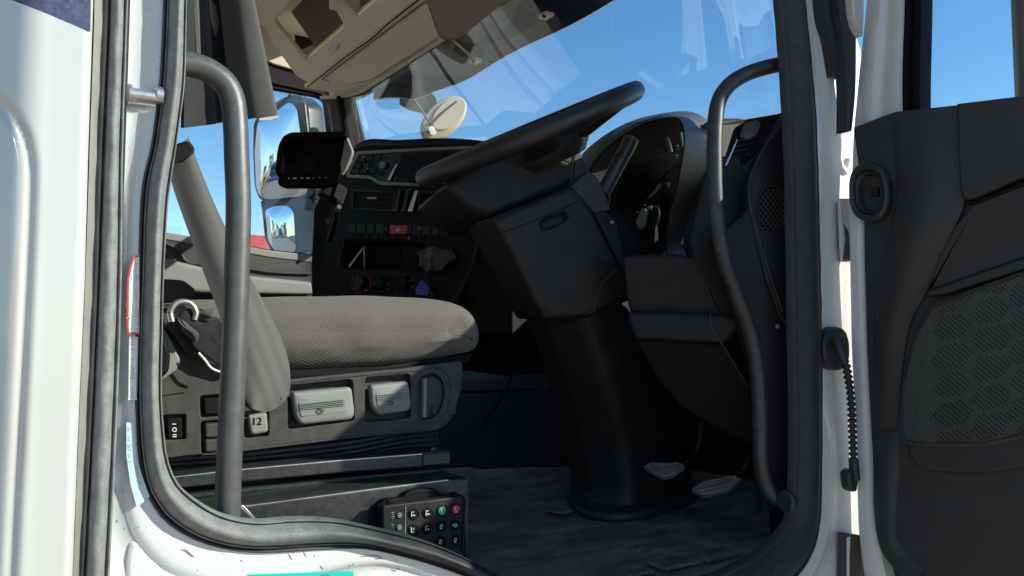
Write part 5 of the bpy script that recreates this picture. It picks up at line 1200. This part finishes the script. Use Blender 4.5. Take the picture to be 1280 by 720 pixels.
tube('shroud_seam', [pt(PCO, x, y, 0.0004) for x, y in [(622, 292), (650, 283), (700, 262), (724, 252)]], 0.0009, M['plastic_deep'], scn, seg=6)
# column head just under the wheel
PHd = Plane((0.93, 0.40, EYE), Vector((-0.20, -0.97, 0.08)))
pillow('column_head', [(556, 230, 5), (590, 205), (660, 172), (737, 142, 4), (724, 168, 8), (722, 186, 6), (735, 214, 4), (716, 230, 3), (660, 252, 6), (612, 271, 6), (590, 262, 6), (572, 248, 6)], PHd, 0.22, 0.018, M['plastic_brown'], scn)
pillow('head_cap', [(718, 176, 2), (724, 184, 2), (736, 213, 3), (716, 229, 2), (712, 220)], Plane(PHd.o+PHd.n*0.002, PHd.n), 0.12, 0.004, M['plastic_seat'], scn)
pillow('ignition_slot', [(693, 187, 3), (699, 181, 3), (716, 176, 3), (719, 184, 3), (703, 197, 4), (695, 201, 3)], PHd, 0.006, 0.002, M['plastic_deep'], scn, back=-0.003)
strokes('slot_edge', [[(697, 186), (712, 181)], [(699, 193), (713, 187)]], PHd, 1.4, M['soft'], scn, lift=0.005)
pillow('boot_plate', [(714, 232, 2), (736, 214, 3), (748, 222, 4), (764, 262, 3), (744, 266, 3)], Plane(PCO.o+PCO.n*0.003, PCO.n), 0.10, 0.004, M['plastic_seat'], scn)
# boot and stalk
stk = thing('column_stalk', 'thick black control stalk sticking up beside the steering wheel', 'control stalk', Yp(745, 250, 0.38))
tube('stalk_grip', [Yp(x, y, yy) for x, y, yy in [(752, 243, 0.40), (760, 230, 0.395), (772, 207, 0.385), (783, 187, 0.375), (789, 174, 0.37)]], 0.0165, M['stalk'], stk, seg=20)
a, b = Yp(787, 178, 0.371), Yp(790, 169, 0.369); cyl('grip_cap', a, b-a, 0.0172, 0.012, M['hood'], stk, bevel=0.003, seg=24)
cyl('grip_ring', Yp(776, 199, 0.382), Yp(783, 187, 0.375)-Yp(776, 199, 0.382), 0.0175, 0.003, M['plastic'], stk, seg=24)
for k, (x, y, r) in enumerate([(735, 262, 0.027), (738, 256, 0.026), (742, 250, 0.024), (746, 246, 0.022), (750, 243, 0.020)]):
    cyl('boot_fold', Yp(x, y, 0.40), (0.5, -0.15, 0.85), r, 0.007, M['rubber_dark'], stk, bevel=0.0028, seg=24)
tube('boot_loop', [Yp(x, y, 0.375) for x, y in [(727, 236), (731, 228), (738, 238), (744, 256), (756, 262), (762, 250), (760, 240)]], 0.0022, M['plastic_seat'], stk, seg=8)

# ================================================================== STEERING WHEEL
TW = math.radians(27.0); WC = Vector((0.985, 0.495, EYE+0.452)); RW = 0.247
WU = Vector((math.cos(TW), 0, math.sin(TW))); WN = Vector((-math.sin(TW), 0, math.cos(TW))); WV = Vector((0, 1, 0))
swl = thing('steering_wheel', 'large black leather steering wheel seen almost edge on', 'steering wheel', WC)
def wp(a, r=RW, h=0.0): return WC+WU*math.cos(a)*r+WV*math.sin(a)*r+WN*h
vs, fs = tubeg([wp(2*math.pi*k/72) for k in range(72)], 0.0205, 18, True, 1.0, up=WN)
put('rim', fixn(mesh('rim', vs, fs, 80)), M['wheel'], swl)
# hub with airbag cover and four spokes
def ell(r1, r2, h, n=32): return [WC+WU*math.cos(2*math.pi*k/n)*r1+WV*math.sin(2*math.pi*k/n)*r2+WN*h for k in range(n)]
vs, fs = loft([ell(0.10, 0.11, -0.075), ell(0.115, 0.125, -0.055), ell(0.12, 0.13, -0.03), ell(0.10, 0.11, -0.008), ell(0.05, 0.06, 0.0)], True, True)
put('hub', fixn(mesh('hub', vs, fs, 60)), M['plastic'], swl)
for a in (math.radians(58), math.radians(122), math.radians(-58), math.radians(-122)):
    rows = []
    for k in range(7):
        t = k/6; r = 0.10+(RW-0.105)*t; wdt = 0.045-0.022*t+0.01*t*t; hh = -0.045+0.042*t; dirn = wp(a, 1.0)-WC; side = WN.cross(dirn).normalized()
        c = WC+dirn*r+WN*hh
        rows.append([c+side*wdt*math.cos(q)+WN*0.013*math.sin(q) for q in [2*math.pi*m/12 for m in range(12)]])
    vs, fs = loft(rows, True, True); put('spoke', fixn(mesh('spoke', vs, fs, 60)), M['plastic'], swl)

# ================================================================== PEDALS
def pedal(name, label, outl, pl, armpts, ribs_):
    t = thing(name, label, 'pedal', pl.at(*outl[0][:2]), group='floor pedals')
    p = pillow('pedal_pad', outl, pl, 0.014, 0.004, M['pedal'], t)
    tube('pedal_arm', armpts, 0.006, M['rail'], t)
    joined('pedal_ribs', [tubeg([pt(pl, *q, 0.002) for q in L], 0.0026, 6) for L in ribs_], M['pedal'], t, kind='stuff')
P1 = Plane((1.19, 0.36, EYE-0.27), Vector((-0.62, -0.32, 0.72)))
pedal('brake_pedal', 'ribbed brake pedal beside the foot of the steering column', [(803, 583, 3), (812, 577, 3), (852, 578, 3), (856, 582, 2), (838, 594, 3), (826, 596, 3)], P1,
      [P1.at(850, 586), Yp(868, 570, 0.42), Yp(876, 545, 0.45), Yp(880, 500, 0.47)], [[(808+k*8, 583), (822+k*8, 594-k*1.6)] for k in range(4)]+[[(806, 584), (848, 580)], [(818, 593), (842, 588)]])
P2 = Plane((1.22, 0.22, EYE-0.29), Vector((-0.55, -0.35, 0.75)))
pedal('accelerator_pedal', 'wide worn accelerator pedal near the bottom of the long handle', [(863, 611, 3), (878, 602, 3), (915, 594, 3), (928, 597, 2), (910, 612, 3), (880, 618, 3)], P2,
      [P2.at(920, 600), Yp(928, 592, 0.25), Yp(938, 570, 0.26)], [[(868+k*7, 612-k*1.5), (880+k*8, 604-k*2)] for k in range(5)]+[[(872, 615), (912, 606)], [(880, 604), (920, 596)]])

# ================================================================== HANGING MONITOR
mo = thing('dash_monitor', 'black hooded monitor standing on a bracket beside the centre dash', 'monitor', Yp(390, 230, 1.15))
PM = Plane(Yp(390, 200, 1.15), Vector((-0.50, -0.86, -0.05)))
pillow('monitor_body', [(347, 182, 8), (352, 172, 6), (362, 166, 5), (431, 165, 4), (432, 172), (426, 212), (424, 228, 4), (410, 233, 5), (352, 234, 6), (346, 229, 4), (348, 222), (343, 214, 6)], PM, 0.04, 0.006, M['monitor'], mo)
plate('monitor_screen', [(360, 176, 3), (424, 174, 3), (420, 216, 3), (354, 218, 3)], PM, 0.003, M['monitor'], mo, back=-0.001)
plate('monitor_hood', [(348, 183), (353, 170, 6), (363, 165, 5), (432, 164, 3), (433, 170), (424, 173), (362, 174, 3), (355, 190), (352, 216), (344, 214)], Plane(PM.o+PM.n*0.035, PM.n), 0.04, M['monitor'], mo, bevel=0.003)
strokes('monitor_keys', [[(360, 223), (362, 223)], [(366, 223), (371, 223)], [(376, 222.7), (379, 222.7)], [(383, 222.6), (387, 222.6)], [(391, 222.4), (393, 222.4)], [(398, 222), (401, 222)], [(406, 222), (409, 222)]], PM, 1.2, M['dimprint'], mo, lift=0.001)
pillow('bracket_plate', [(433, 170, 3), (441, 190, 4), (432, 212, 4), (427, 218), (425, 205)], Plane(PM.o-PM.n*0.02, Vector((-0.75, -0.62, 0))), 0.012, 0.003, M['lever'], mo)
box('bracket_block', Yp(415, 240, 1.17), (0.055, 0.05, 0.05), M['plastic_deep'], mo, rot=Matrix.Rotation(0.5, 3, 'Y'), bevel=0.004)
pillow('bracket_foot', [(423, 228, 1), (434, 237, 1), (428, 255, 1), (417, 245, 1)], Plane(Yp(425, 240, 1.13), Vector((-0.4, -0.9, 0.1))), 0.008, 0.001, M['soft'], mo)
for p in ((437, 203), (424, 259)): cyl('bracket_screw', Yp(*p, 1.13), (-0.4, -0.9, 0.1), 0.006, 0.006, M['lever'], mo, seg=12)
tube('bracket_arm', [Yp(422, 262, 1.15), Yp(418, 280, 1.22), Yp(412, 300, 1.30)], 0.008, M['plastic_deep'], mo)
pillow('cable_clip', [(406, 274, 1), (412, 270, 1), (417, 275, 1), (410, 282, 1)], Plane(Yp(410, 276, 1.3), Vector((-0.4, -0.9, 0.1))), 0.008, 0.001, M['soft'], mo)

# ================================================================== glove / cup and keys
cl_ = thing('gear_selector', 'dark crumpled glove hung over the centre dash controls', 'glove', pt(PC, 540, 325))
def crumple2(name, pts, plane, mat, par, th=0.02, amp=0.02):
    o = [plane.ab(*p) for p in rnd(pts, 5, 5)]
    vs, fs = pillow2(name, o, plane, th, 0.008, mat, None, raw=True, dome=0.012)
    vs = [v+Vector((noise.noise(v*38)*amp*0.6, noise.noise(v*31+Vector((3, 1, 2)))*amp, noise.noise(v*35)*amp*0.5)) for v in vs]
    put(name, fixn(mesh(name, vs, fs, 60)), mat, par)
cl_.name = 'work_glove'
crumple2('glove_body', [(520, 316), (536, 308), (560, 310), (562, 322), (552, 336), (536, 342), (524, 334)], Plane(PC.o+PC.n*0.03, PC.n), M['rubber_dark'], cl_)
ky = thing('key_ring', 'blue plastic tag and keys on a chain under the centre dash', 'key ring', pt(PC, 530, 360, 0.03))
PKy = Plane(PC.o+PC.n*0.03, PC.n)
pillow('key_tag', [(527, 350, 2), (530, 352, 2), (536, 362, 2), (535, 369, 2), (520, 369, 3), (519, 361, 3)], PKy, 0.004, 0.001, M['blue'], ky)
for k in range(7):
    x, y = 531+k*1.5, 345+k*4; cyl('chain_link', pt(PKy, x, y, 0.001), (0.3, -1, 0.6*(-1)**k), 0.0028, 0.0015, M['lever'], ky, seg=10)
# ================================================================== DRIVER DOOR, swung wide open
dd = thing('driver_door', 'open driver door with black inner trim, cloth insert and perforated speaker cover', 'cab door', (1.38, -0.5, EYE-0.7))
XD = 1.36
D0 = PX(XD)                     # trim plane
DW = PX(XD+0.035)               # white inner frame
def dstrip(name, L, R_, X, prof, mat, lab=None):
    A = resample(cr([Xp(*p, X) for p in L], 6), 60); B = resample(cr([Xp(*p, X) for p in R_], 6), 60)
    rows = [[a.lerp(b, t)+Vector((-h, 0, 0)) for t, h in prof] for a, b in zip(A, B)]
    return put(name, fixn(mesh(name, *loft(rows), 40)), mat, dd, lab)
# white door frame edge (hinge side flange and window frame upright)
dstrip('door_flange', [(1060, 250), (1062, 350), (1064, 440), (1069, 540), (1071, 620), (1074, 680), (1084, 740), (1110, 800)],
       [(1080, 250), (1082, 350), (1085, 440), (1089, 540), (1092, 620), (1098, 680), (1112, 740), (1140, 800)], XD+0.01, [(0, -0.04), (0, -0.002), (0.15, 0.004), (0.6, 0.005), (0.85, 0.001), (1.0, -0.004), (1.0, -0.03)], M['jamb'])
dstrip('window_post', [(1096, -160), (1082, 0), (1076, 60), (1070, 120), (1065, 180), (1063, 260)],
       [(1134, -160), (1133, 0), (1132, 60), (1130, 120), (1131, 180), (1131, 260)], XD+0.02, [(0, -0.05), (0, -0.004), (0.1, 0.0), (0.25, 0.006), (0.42, 0.007), (0.50, 0.002), (0.62, 0.0), (0.72, 0.004), (0.9, 0.004), (1.0, 0.0), (1.0, -0.03)], M['jamb'])
dstrip('window_channel', [(1134, -160), (1132, 0), (1130, 60), (1129, 110), (1130, 150)],
       [(1160, -160), (1159, 0), (1158, 60), (1157, 110), (1157, 150)], XD+0.015, [(0, -0.04), (0, 0.003), (0.25, 0.004), (0.3, -0.006), (0.5, -0.006), (0.55, 0.002), (0.78, 0.003), (0.84, -0.012), (0.84, -0.03)], M['plastic_deep'])
box('door_skin', (XD+0.10, -0.68, EYE-0.45), (0.03, 1.22, 1.42), M['paint'], dd)
gp = Plane((XD+0.035, 0, 0), (-1, 0, 0))
box('window_pane', (XD+0.05, -0.66, EYE+0.78), (0.004, 1.10, 1.04), M['sideglass'], dd, bevel=0)
box('window_header', (XD+0.05, -0.67, EYE+1.33), (0.06, 1.22, 0.06), M['paint'], dd)
box('rear_window_post', (XD+0.05, -1.27, EYE+0.78), (0.06, 0.05, 1.16), M['paint'], dd)
# trim: lower main panel, with raised ridge facet
trim_o = [(1066, 159, 1), (1113, 141, 2), (1160, 136), (1202, 131), (1420, 108), (1420, 900), (1200, 800), (1140, 722, 10), (1113, 690, 14), (1100, 650, 14), (1092, 600), (1087, 520), (1083, 440), (1080, 330), (1079, 262)]
plate('trim_panel', trim_o, D0, 0.05, M['doortrim'], dd, bevel=0.004)
# raised facet: slopes up from the ridge line
def facet(name, loop, mat, parent=dd, th=0.02):
    """loop: (px, py, height) on the trim plane"""
    vs = [Xp(x, y, XD)+Vector((-h, 0, 0)) for x, y, h in loop]; bs = [Vector((XD+0.01, v.y, v.z)) for v in vs]; n = len(vs)
    fs = [list(range(n)), [n+i for i in range(n)]]+[[i, (i+1) % n, n+(i+1) % n, n+i] for i in range(n)]
    bm = bmesh.new(); b = [bm.verts.new(v) for v in vs+bs]
    for f in fs: bm.faces.new([b[i] for i in f])
    bmesh.ops.recalc_face_normals(bm, faces=bm.faces); bmesh.ops.bevel(bm, geom=[e for e in bm.edges if e.calc_face_angle(0) > 0.3], offset=0.003, segments=2, affect='EDGES')
    me = bpy.data.meshes.new(name); bm.to_mesh(me); bm.free(); me.polygons.foreach_set('use_smooth', [True]*len(me.polygons)); me.set_sharp_from_angle(angle=math.radians(35))
    return put(name, me, mat, parent)
def hsurf(name, rows, mat, parent=dd):
    R_ = [[Xp(x, y, XD)+Vector((-h, 0, 0)) for x, y, h in r] for r in rows]
    R_ = [cr(r, 5) for r in R_]; C_ = list(zip(*R_)); C_ = [cr(c, 5) for c in C_]
    return sheet(name, C_, mat, parent, smooth=40)
# shoulder swelling between ridge and cloth
hsurf('trim_shoulder', [
    [(1118, 142, 0.001), (1122, 141, 0.008), (1160, 137, 0.010), (1201, 132, 0.006)],
    [(1120, 190, 0.001), (1126, 190, 0.012), (1165, 195, 0.018), (1203, 200, 0.008)],
    [(1123, 240, 0.001), (1130, 240, 0.016), (1170, 248, 0.026), (1209, 252, 0.010)],
    [(1112, 300, 0.001), (1120, 300, 0.018), (1155, 300, 0.028), (1194, 290, 0.008)],
    [(1097, 370, 0.001), (1106, 370, 0.014), (1135, 366, 0.022), (1162, 362, 0.006)],
    [(1092, 440, 0.001), (1097, 440, 0.006), (1115, 430, 0.012), (1136, 415, 0.004)],
    [(1092, 540, 0.001), (1094, 540, 0.002), (1108, 535, 0.004), (1122, 530, 0.002)]], M['doortrim'])
pillow('trim_pad', [(1203, 132, 2), (1420, 106), (1420, 180), (1280, 226, 2), (1222, 251, 4), (1211, 252, 6), (1207, 235, 8), (1204, 180)], D0, 0.03, 0.006, M['doortrim'], dd, back=-0.022)
pillow('cloth_insert', [(1222, 257, 5), (1280, 234), (1420, 182), (1420, 290), (1280, 324), (1166, 363, 3), (1176, 330, 8), (1200, 282, 8)], D0, 0.02, 0.004, M['doorcloth'], dd, back=-0.014)
tube('pad_gap', [Xp(x, y, XD-0.012) for x, y in [(1208, 245), (1213, 253), (1226, 251), (1290, 226), (1400, 182)]], 0.004, M['plastic_deep'], dd)
pillow('cloth_rail', [(1160, 372, 4), (1166, 364, 4), (1290, 322), (1420, 280), (1420, 296), (1290, 336), (1190, 368)], D0, 0.03, 0.004, M['doortrim'], dd, back=-0.020)
# speaker cover
SP = PX(XD-0.020)
sp_o = [(1163, 380, 10), (1195, 368, 10), (1300, 330, 6), (1420, 292), (1420, 470), (1350, 520, 20), (1280, 548, 20), (1230, 559, 10), (1150, 559, 8), (1129, 555, 8), (1123, 530, 10), (1126, 480, 12), (1138, 425, 14)]
cover = pillow('speaker_cover', sp_o, SP, 0.03, 0.005, M['speaker'], dd)
so2 = [SP.ab(*q) for q in rnd(sp_o, 0)]
ring_ = [SP.w(q[0], q[1], 0.0005) for q in offs(so2, 0.006)]
put('cover_bead', fixn(mesh('cover_bead', *tubeg(ring_, 0.0016, 6, True), 60)), M['doortrim'], cover)
pillow('speaker_housing', [(1131, 500), (1290, 440), (1420, 400), (1420, 530), (1330, 575, 20), (1240, 592, 16), (1160, 590, 14), (1143, 583, 10), (1133, 566, 6)], PX(XD-0.012), 0.05, 0.008, M['doortrim'], dd)
# leaf shaped fields of holes
holes = []; pins = []
def inpoly(x, y, poly):
    c = False; n = len(poly)
    for i in range(n):
        x1, y1 = poly[i][:2]; x2, y2 = poly[(i+1) % n][:2]
        if (y1 > y) != (y2 > y) and x < (x2-x1)*(y-y1)/(y2-y1)+x1: c = not c
    return c
def leaf(cx, cy, s, asp=0.60, rot=-0.55):
    base = [(-1, 0.15), (-0.72, -0.42), (-0.2, -0.72), (0.35, -0.78), (0.9, -0.52), (1.0, -0.1), (0.72, 0.42), (0.2, 0.74), (-0.35, 0.78), (-0.9, 0.52)]
    return [(cx+s*(x*math.cos(rot)-y*asp*1.5*math.sin(rot)), cy+s*(x*math.sin(rot)+y*asp*1.5*math.cos(rot))) for x, y in base]
cells = []
for i in range(-1, 4):
    for j in range(-3, 6):
        cx_, cy_ = 1190+48*i, 409+36*j+(i % 2)*18-3*i
        if cx_ < 1160: continue
        cells.append([(cx_+dx*0.86, cy_+dy*0.84-dx*0.10) for dx, dy in ((-31, 4), (-17, -17), (14, -19), (31, -4), (17, 17), (-14, 19))])
inner_poly = [(x*0.965+1215*0.035, y*0.965+465*0.035) for x, y, *_ in sp_o]
pit = 5.0
def disc(p, r, n=7, d=0.0004):
    c = p+Vector((-d, 0, 0)); return ([c+Vector((0, math.cos(2*math.pi*k/n)*r, math.sin(2*math.pi*k/n)*r)) for k in range(n)]+[p+Vector((0.0002, math.cos(2*math.pi*k/n)*r, math.sin(2*math.pi*k/n)*r)) for k in range(n)], [list(range(n))]+[[k, (k+1) % n, n+(k+1) % n, n+k] for k in range(n)])
for j in range(-30, 60):
    for i in range(-50, 50):
        x = 1215+i*6.0+(j % 2)*3.0; y = 460+j*3.3-i*1.7-(j % 2)*0.85
        if x > 1300 or not inpoly(x, y, inner_poly): continue
        if any(inpoly(x, y, c) for c in cells): holes.append(disc(Xp(x, y, SP.o.x), 0.00135))
        elif x < 1168 or y > 545:
            p = Xp(x, y, SP.o.x); r = 0.0009; a = [p+Vector((0, math.cos(q)*r, math.sin(q)*r)) for q in [math.pi/2*k for k in range(4)]]
            pins.append((a+[p+Vector((-0.0012, 0, 0))], [[0, 1, 4], [1, 2, 4], [2, 3, 4], [3, 0, 4]]))
joined('cover_holes', holes, M['screen'], cover, kind='stuff')
joined('cover_dimples', pins, M['lever'], cover, kind='stuff')
# plug caps on the lower trim, lower recess edge
cyl('plug_cap', Xp(1108, 684, XD), (-1, 0, 0), 0.0105, 0.0018, M['doortrim'], dd, bevel=0.0006, seg=24)
hsurf('trim_border', [[(1091, 540, 0.001), (1098, 540, 0.001), (1110, 540, 0.001), (1117, 540, 0.001), (1121, 540, 0.000)],
 [(1092, 590, 0.001), (1098, 590, 0.006), (1112, 590, 0.008), (1121, 588, 0.004), (1124, 588, 0.000)],
                      [(1093, 640, 0.001), (1100, 640, 0.006), (1112, 640, 0.008), (1119, 640, 0.004), (1121, 640, 0.000)],
                      [(1103, 690, 0.001), (1108, 688, 0.006), (1116, 684, 0.008), (1122, 680, 0.004), (1124, 678, 0.000)],
                      [(1140, 735, 0.001), (1146, 730, 0.006), (1152, 722, 0.008), (1156, 714, 0.004), (1158, 710, 0.000)]], M['doortrim'])
# check-strap boot: oval rubber ring with dark well
bt_ = [(1064, 225, 8), (1070, 208, 9), (1086, 202, 9), (1104, 206, 9), (1112, 222, 9), (1115, 245, 8), (1112, 264, 9), (1102, 277, 9), (1086, 279, 9), (1071, 272, 9), (1064, 254, 8)]
PB = PX(XD-0.006)
def ovring(s): return [(1089+(x-1089)*s, 240+(y-240)*s, *r) for x, y, *r in bt_]
ps = [PB.at(*q) for q in rnd(bt_, 0)]
cy0 = sum(ps, Vector())/len(ps)
rows = []
for sc_, h in [(1.0, -0.02), (1.0, 0.004), (0.95, 0.010), (0.85, 0.012), (0.76, 0.010), (0.73, 0.004), (0.68, 0.006), (0.62, 0.004), (0.58, -0.004), (0.56, -0.012)]:
    rows.append([cy0+(p-cy0)*sc_+Vector((-h, 0, 0)) for p in ps])
vs, fs = loft(rows, True, False); rb = put('pull_ring', fixn(mesh('pull_ring', vs, fs, 50)), M['rubber_dark'], dd)
vs = [cy0+(p-cy0)*0.6+Vector((0.010, 0, 0)) for p in ps]; put('ring_well', mesh('ring_well', [v for v in vs]+[v+Vector((0.004, 0, 0)) for v in vs], [list(range(len(vs)))]+[[i, (i+1) % len(vs), len(vs)+(i+1) % len(vs), len(vs)+i] for i in range(len(vs))]), M['plastic_deep'], rb)
box('ring_latch', Xp(1094, 240, XD-0.004), (0.008, 0.014, 0.016), M['plastic'], rb)

# wiring hose between pillar and door
wh = thing('wiring_hose', 'black corrugated wiring hose hanging from an oval grommet on the front pillar', 'wiring hose', Yp(1048, 430, -0.01))
gr = pillow('grommet', [(1031, 425, 7), (1036, 411, 7), (1047, 407, 7), (1058, 412, 7), (1063, 428, 7), (1063, 450, 7), (1056, 462, 7), (1044, 464, 7), (1034, 456, 7), (1030, 440, 7)], PY(-0.012), 0.02, 0.005, M['rubber_dark'], wh)
hp = [Yp(x, y, yy) for x, y, yy in [(1046, 425, -0.02), (1051, 440, -0.03), (1057, 455, -0.035), (1060, 470, -0.035), (1063, 490, -0.035), (1065, 520, -0.035), (1066, 550, -0.035), (1067, 575, -0.035), (1069, 600, -0.035)]]
path = resample(cr(hp, 10), 200); rad = []
for k in range(200):
    t = k/199; rad.append((0.011-0.004*min(1, t*5)) if t < 0.18 else 0.0068+0.0019*math.sin(t*2*math.pi*26))
rad = [r if t_ < 170 else 0.009 for t_, r in enumerate(rad)]
put('hose', fixn(mesh('hose', *tubeg(path, rad, 12), 60)), M['rubber_dark'], wh)
pillow('hose_end', [(1061, 590, 4), (1070, 585, 4), (1074, 600, 4), (1072, 616, 4), (1064, 614, 6), (1062, 602, 4)], PY(-0.04), 0.02, 0.005, M['rubber_dark'], wh)

# driver side mirror on its upright, just beyond the door
dm = thing('driver_mirror', 'dark upright mirror arm at the right edge beyond the open door window', 'mirror', Xp(1275, 60, 1.55))
bp = Xp(1275, 60, 1.52)
tube('mirror_post', [Vector((bp.x, bp.y-0.012, EYE+0.30)), Vector((bp.x, bp.y-0.012, EYE+0.62)), Vector((bp.x+0.01, bp.y-0.012, EYE+1.1))], 0.022, M['housing'], dm, seg=20)
pl9 = Plane((bp.x+0.05, bp.y-0.17, EYE+1.28), Vector((-0.96, 0.25, 0)))
pillow2('mirror_housing', rnd([(-0.11, -0.34), (0.11, -0.34), (0.11, 0.34), (-0.11, 0.34)], 0.05), pl9, 0.08, 0.02, M['housing'], dm)
# ================================================================== OTHER VEHICLES AND THE YARD EDGE
def wheel_set(t, xs, y0, y1, r=0.5, w=0.3, axis='x'):
    for x in xs:
        for y in (y0, y1):
            p = Vector((x, y, r)) if axis == 'x' else Vector((y, x, r)); ax = (0, 1, 0) if axis == 'x' else (1, 0, 0)
            c = cyl('wheel', p-Vector(ax)*w/2, ax, r, w, M['tyre'], t, seg=20, bevel=0.04)
            cyl('wheel_rim', p-Vector(ax)*(w/2+0.005), ax, r*0.55, w+0.01, M['steel'], c, seg=16, bevel=0.02)
def truck(name, label, cat, x, y, paint, boxmat, L=7.0, H=3.3, face=1, group=None):
    """cab-over truck lying along x, face=+1 looks to +x; y is its centre line"""
    t = thing(name, label, cat, (x, y, 0), group=group); f = face
    def P(px_, pz): return (x+f*px_, pz)
    pl = Plane((0, y-1.2, 0), (0, -1, 0))
    cabo = [P(0, 0.75), P(2.0, 0.75), P(2.15, 0.95), P(2.2, 1.9), P(2.0, 3.0), P(1.7, H), P(0.1, H), P(0, 3.0)]
    if f < 0: cabo = cabo[::-1]
    wn_ = [P(0.75, 1.95), P(1.85, 1.90), P(1.72, 2.7), P(0.75, 2.75)]
    plate2('cab_side', rnd(cabo, 0.1), pl, 0.10, paint, t, holes=[rnd(wn_, 0.08)], bevel=0.03)
    plate2('cab_body', rnd(offs(cabo, 0.02), 0.12), Plane((0, y-1.1, 0), (0, -1, 0)), 2.3, paint, t, bevel=0.05)
    plate2('side_window', rnd(offs(wn_, 0.0), 0.08), Plane((0, y-1.13, 0), (0, -1, 0)), 0.02, M['glossblack'], t)
    ft = box('windscreen_glass', (x+f*2.16, y, 2.35), (0.06, 2.05, 0.85), M['glossblack'], t, rot=Matrix.Rotation(-f*0.16, 3, 'Y'), bevel=0.02)
    box('grille', (x+f*2.19, y, 1.35), (0.06, 1.9, 0.75), M['plastic'], t, bevel=0.02)
    for yy in (-0.9, 0.9): box('headlight', (x+f*2.2, y+yy, 0.95), (0.06, 0.35, 0.2), M['sticker'], t, bevel=0.03)
    box('bumper', (x+f*2.1, y, 0.6), (0.35, 2.35, 0.35), paint, t, bevel=0.06)
    tube('door_line', [(x+f*0.62, y-1.205, 0.85), (x+f*0.62, y-1.205, 2.85), (x+f*1.78, y-1.205, 2.80), (x+f*1.95, y-1.205, 1.9), (x+f*1.95, y-1.205, 0.85)], 0.010, M['rubber_dark'], t, seg=6, smooth=2)
    box('mirror', (x+f*2.05, y-1.42, 2.3), (0.10, 0.22, 0.6), M['housing'], t, bevel=0.04)
    box('chassis', (x-f*(L/2-0.5), y, 0.85), (L+1.0, 0.9, 0.25), M['rail'], t)
    if boxmat is not None:
        box('load_box', (x-f*(L/2+0.25), y, 2.35), (L, 2.45, 2.6), boxmat, t, bevel=0.03)
    wheel_set(t, [x+f*1.2, x-f*(L-2.2), x-f*(L-0.9)], y-1.05, y+1.05)
    return t
# red one seen low through the far window
rt = truck('red_truck', 'bright red truck parked beyond the passenger window behind the mirrors', 'truck', 5.7, 16.5, M['redpaint'], None, L=4.0, H=3.85, face=-1)
# white one alongside, mirrored in the windscreen
truck('white_truck', 'white cab over truck standing alongside, mirrored faintly in the windscreen', 'truck', -1.66, 5.9, M['paint'], None, L=1.6, H=3.5, face=1)
wt = bpy.data.objects['white_truck']
for xx, ww in ((-1.79, 0.09), (-1.93, 0.10)): box('side_fin', (xx, 4.78, 2.5), (ww, 0.04, 2.2), M['paint'], wt, bevel=0.02)
# yard behind, seen in the mirrors
truck('orange_truck', 'orange truck at the far side of the yard, tiny in the mirrors', 'truck', -42, 26, M['orangepaint'], M['paint'], L=6.5, face=1, group='trucks at the far side of the yard')
truck('box_truck', 'white box truck with blue cab at the far side of the yard', 'truck', -34, 16, M['bluepaint'], M['paint'], L=8, face=1, group='trucks at the far side of the yard')
truck('box_truck', 'all white box truck at the far side of the yard', 'truck', -48, 35, M['paint'], M['paint'], L=8, face=1, group='trucks at the far side of the yard')
def tree(x, y, h, lab):
    t = thing('scrub_tree', lab, 'tree', (x, y, 0), group="scrub trees at the yard edge")
    rows = [(0, 0, 0), (0.1, 0.05, h*0.3), (-0.1, 0.1, h*0.6), (0.05, 0, h*0.85)]
    tube('trunk', [(x+a, y+b, c) for a, b, c in rows], 0.16, M['bark'], t, smooth=2, seg=8)
    vs, fs = [], []; rn = random.Random(int(x*7+y))
    for k in range(420):
        a, r = rn.uniform(0, 6.283), rn.random()**0.5*h*0.38; z = h*(0.35+0.6*rn.random()); r *= 1-0.6*abs(z/h-0.55)
        c = Vector((x+r*math.cos(a), y+r*math.sin(a), z)); s_ = rn.uniform(0.14, 0.3); u = Vector((rn.uniform(-1, 1), rn.uniform(-1, 1), rn.uniform(-1, 1))).normalized(); v = u.orthogonal()
        i = len(vs); vs += [c+u*s_, c+v*s_, c-u*s_, c-v*s_*0.7]; fs.append([i, i+1, i+2, i+3])
    o = put('crown', mesh('crown', vs, fs, 0), M['leaf'], t); o['kind'] = 'stuff'
for (x, y, h, lb_) in [(-55, 22, 6.0, 'dry scrub tree just behind the orange truck in the mirror'), (-58, 30, 7.0, 'tall scrub tree between the orange truck and the all white box truck'), (-50, 14, 5.0, 'lowest scrub tree behind the blue cab box truck'), (-62, 40, 7.0, 'tall scrub tree farthest out behind the all white box truck'), (-60, 18, 6.5, 'scrub tree rising between the blue cab and the orange truck')]: tree(x, y, h, lb_)
def ridge():
    vs, fs = [], []
    n = 60
    for i in range(n+1):
        a = math.radians(95+170*i/n); h = 5+9*abs(noise.noise(Vector((i*0.35, 0, 0))))
        for r, z in ((230, 0), (260, h*0.7), (300, h), (360, 0)): vs.append((r*math.cos(a), r*math.sin(a), z-0.3))
    for i in range(n):
        for k in range(3): fs.append([i*4+k, i*4+k+1, (i+1)*4+k+1, (i+1)*4+k])
    o = put('far_hills', fixn(mesh('far_hills', vs, fs, 60)), M['earth']); o['kind'] = 'structure'
ridge()
# beige curtain bunched at the rear of the far window, mirrored in the windscreen
cb = thing('passenger_curtain', 'short beige curtain swag hanging inside the top of the passenger window', 'curtain', (0.6, 2.1, EYE+0.8))
rows = []
for j in range(13):
    t = j/12; rows.append([(0.50+0.20*k/24*(1-0.5*t*t), 2.10+0.020*math.sin(k*1.3+t), EYE+1.05-0.20*t-0.04*(k/24)*t) for k in range(25)])
sheet('curtain_cloth', rows, M['beige'], cb, thick=0.003)
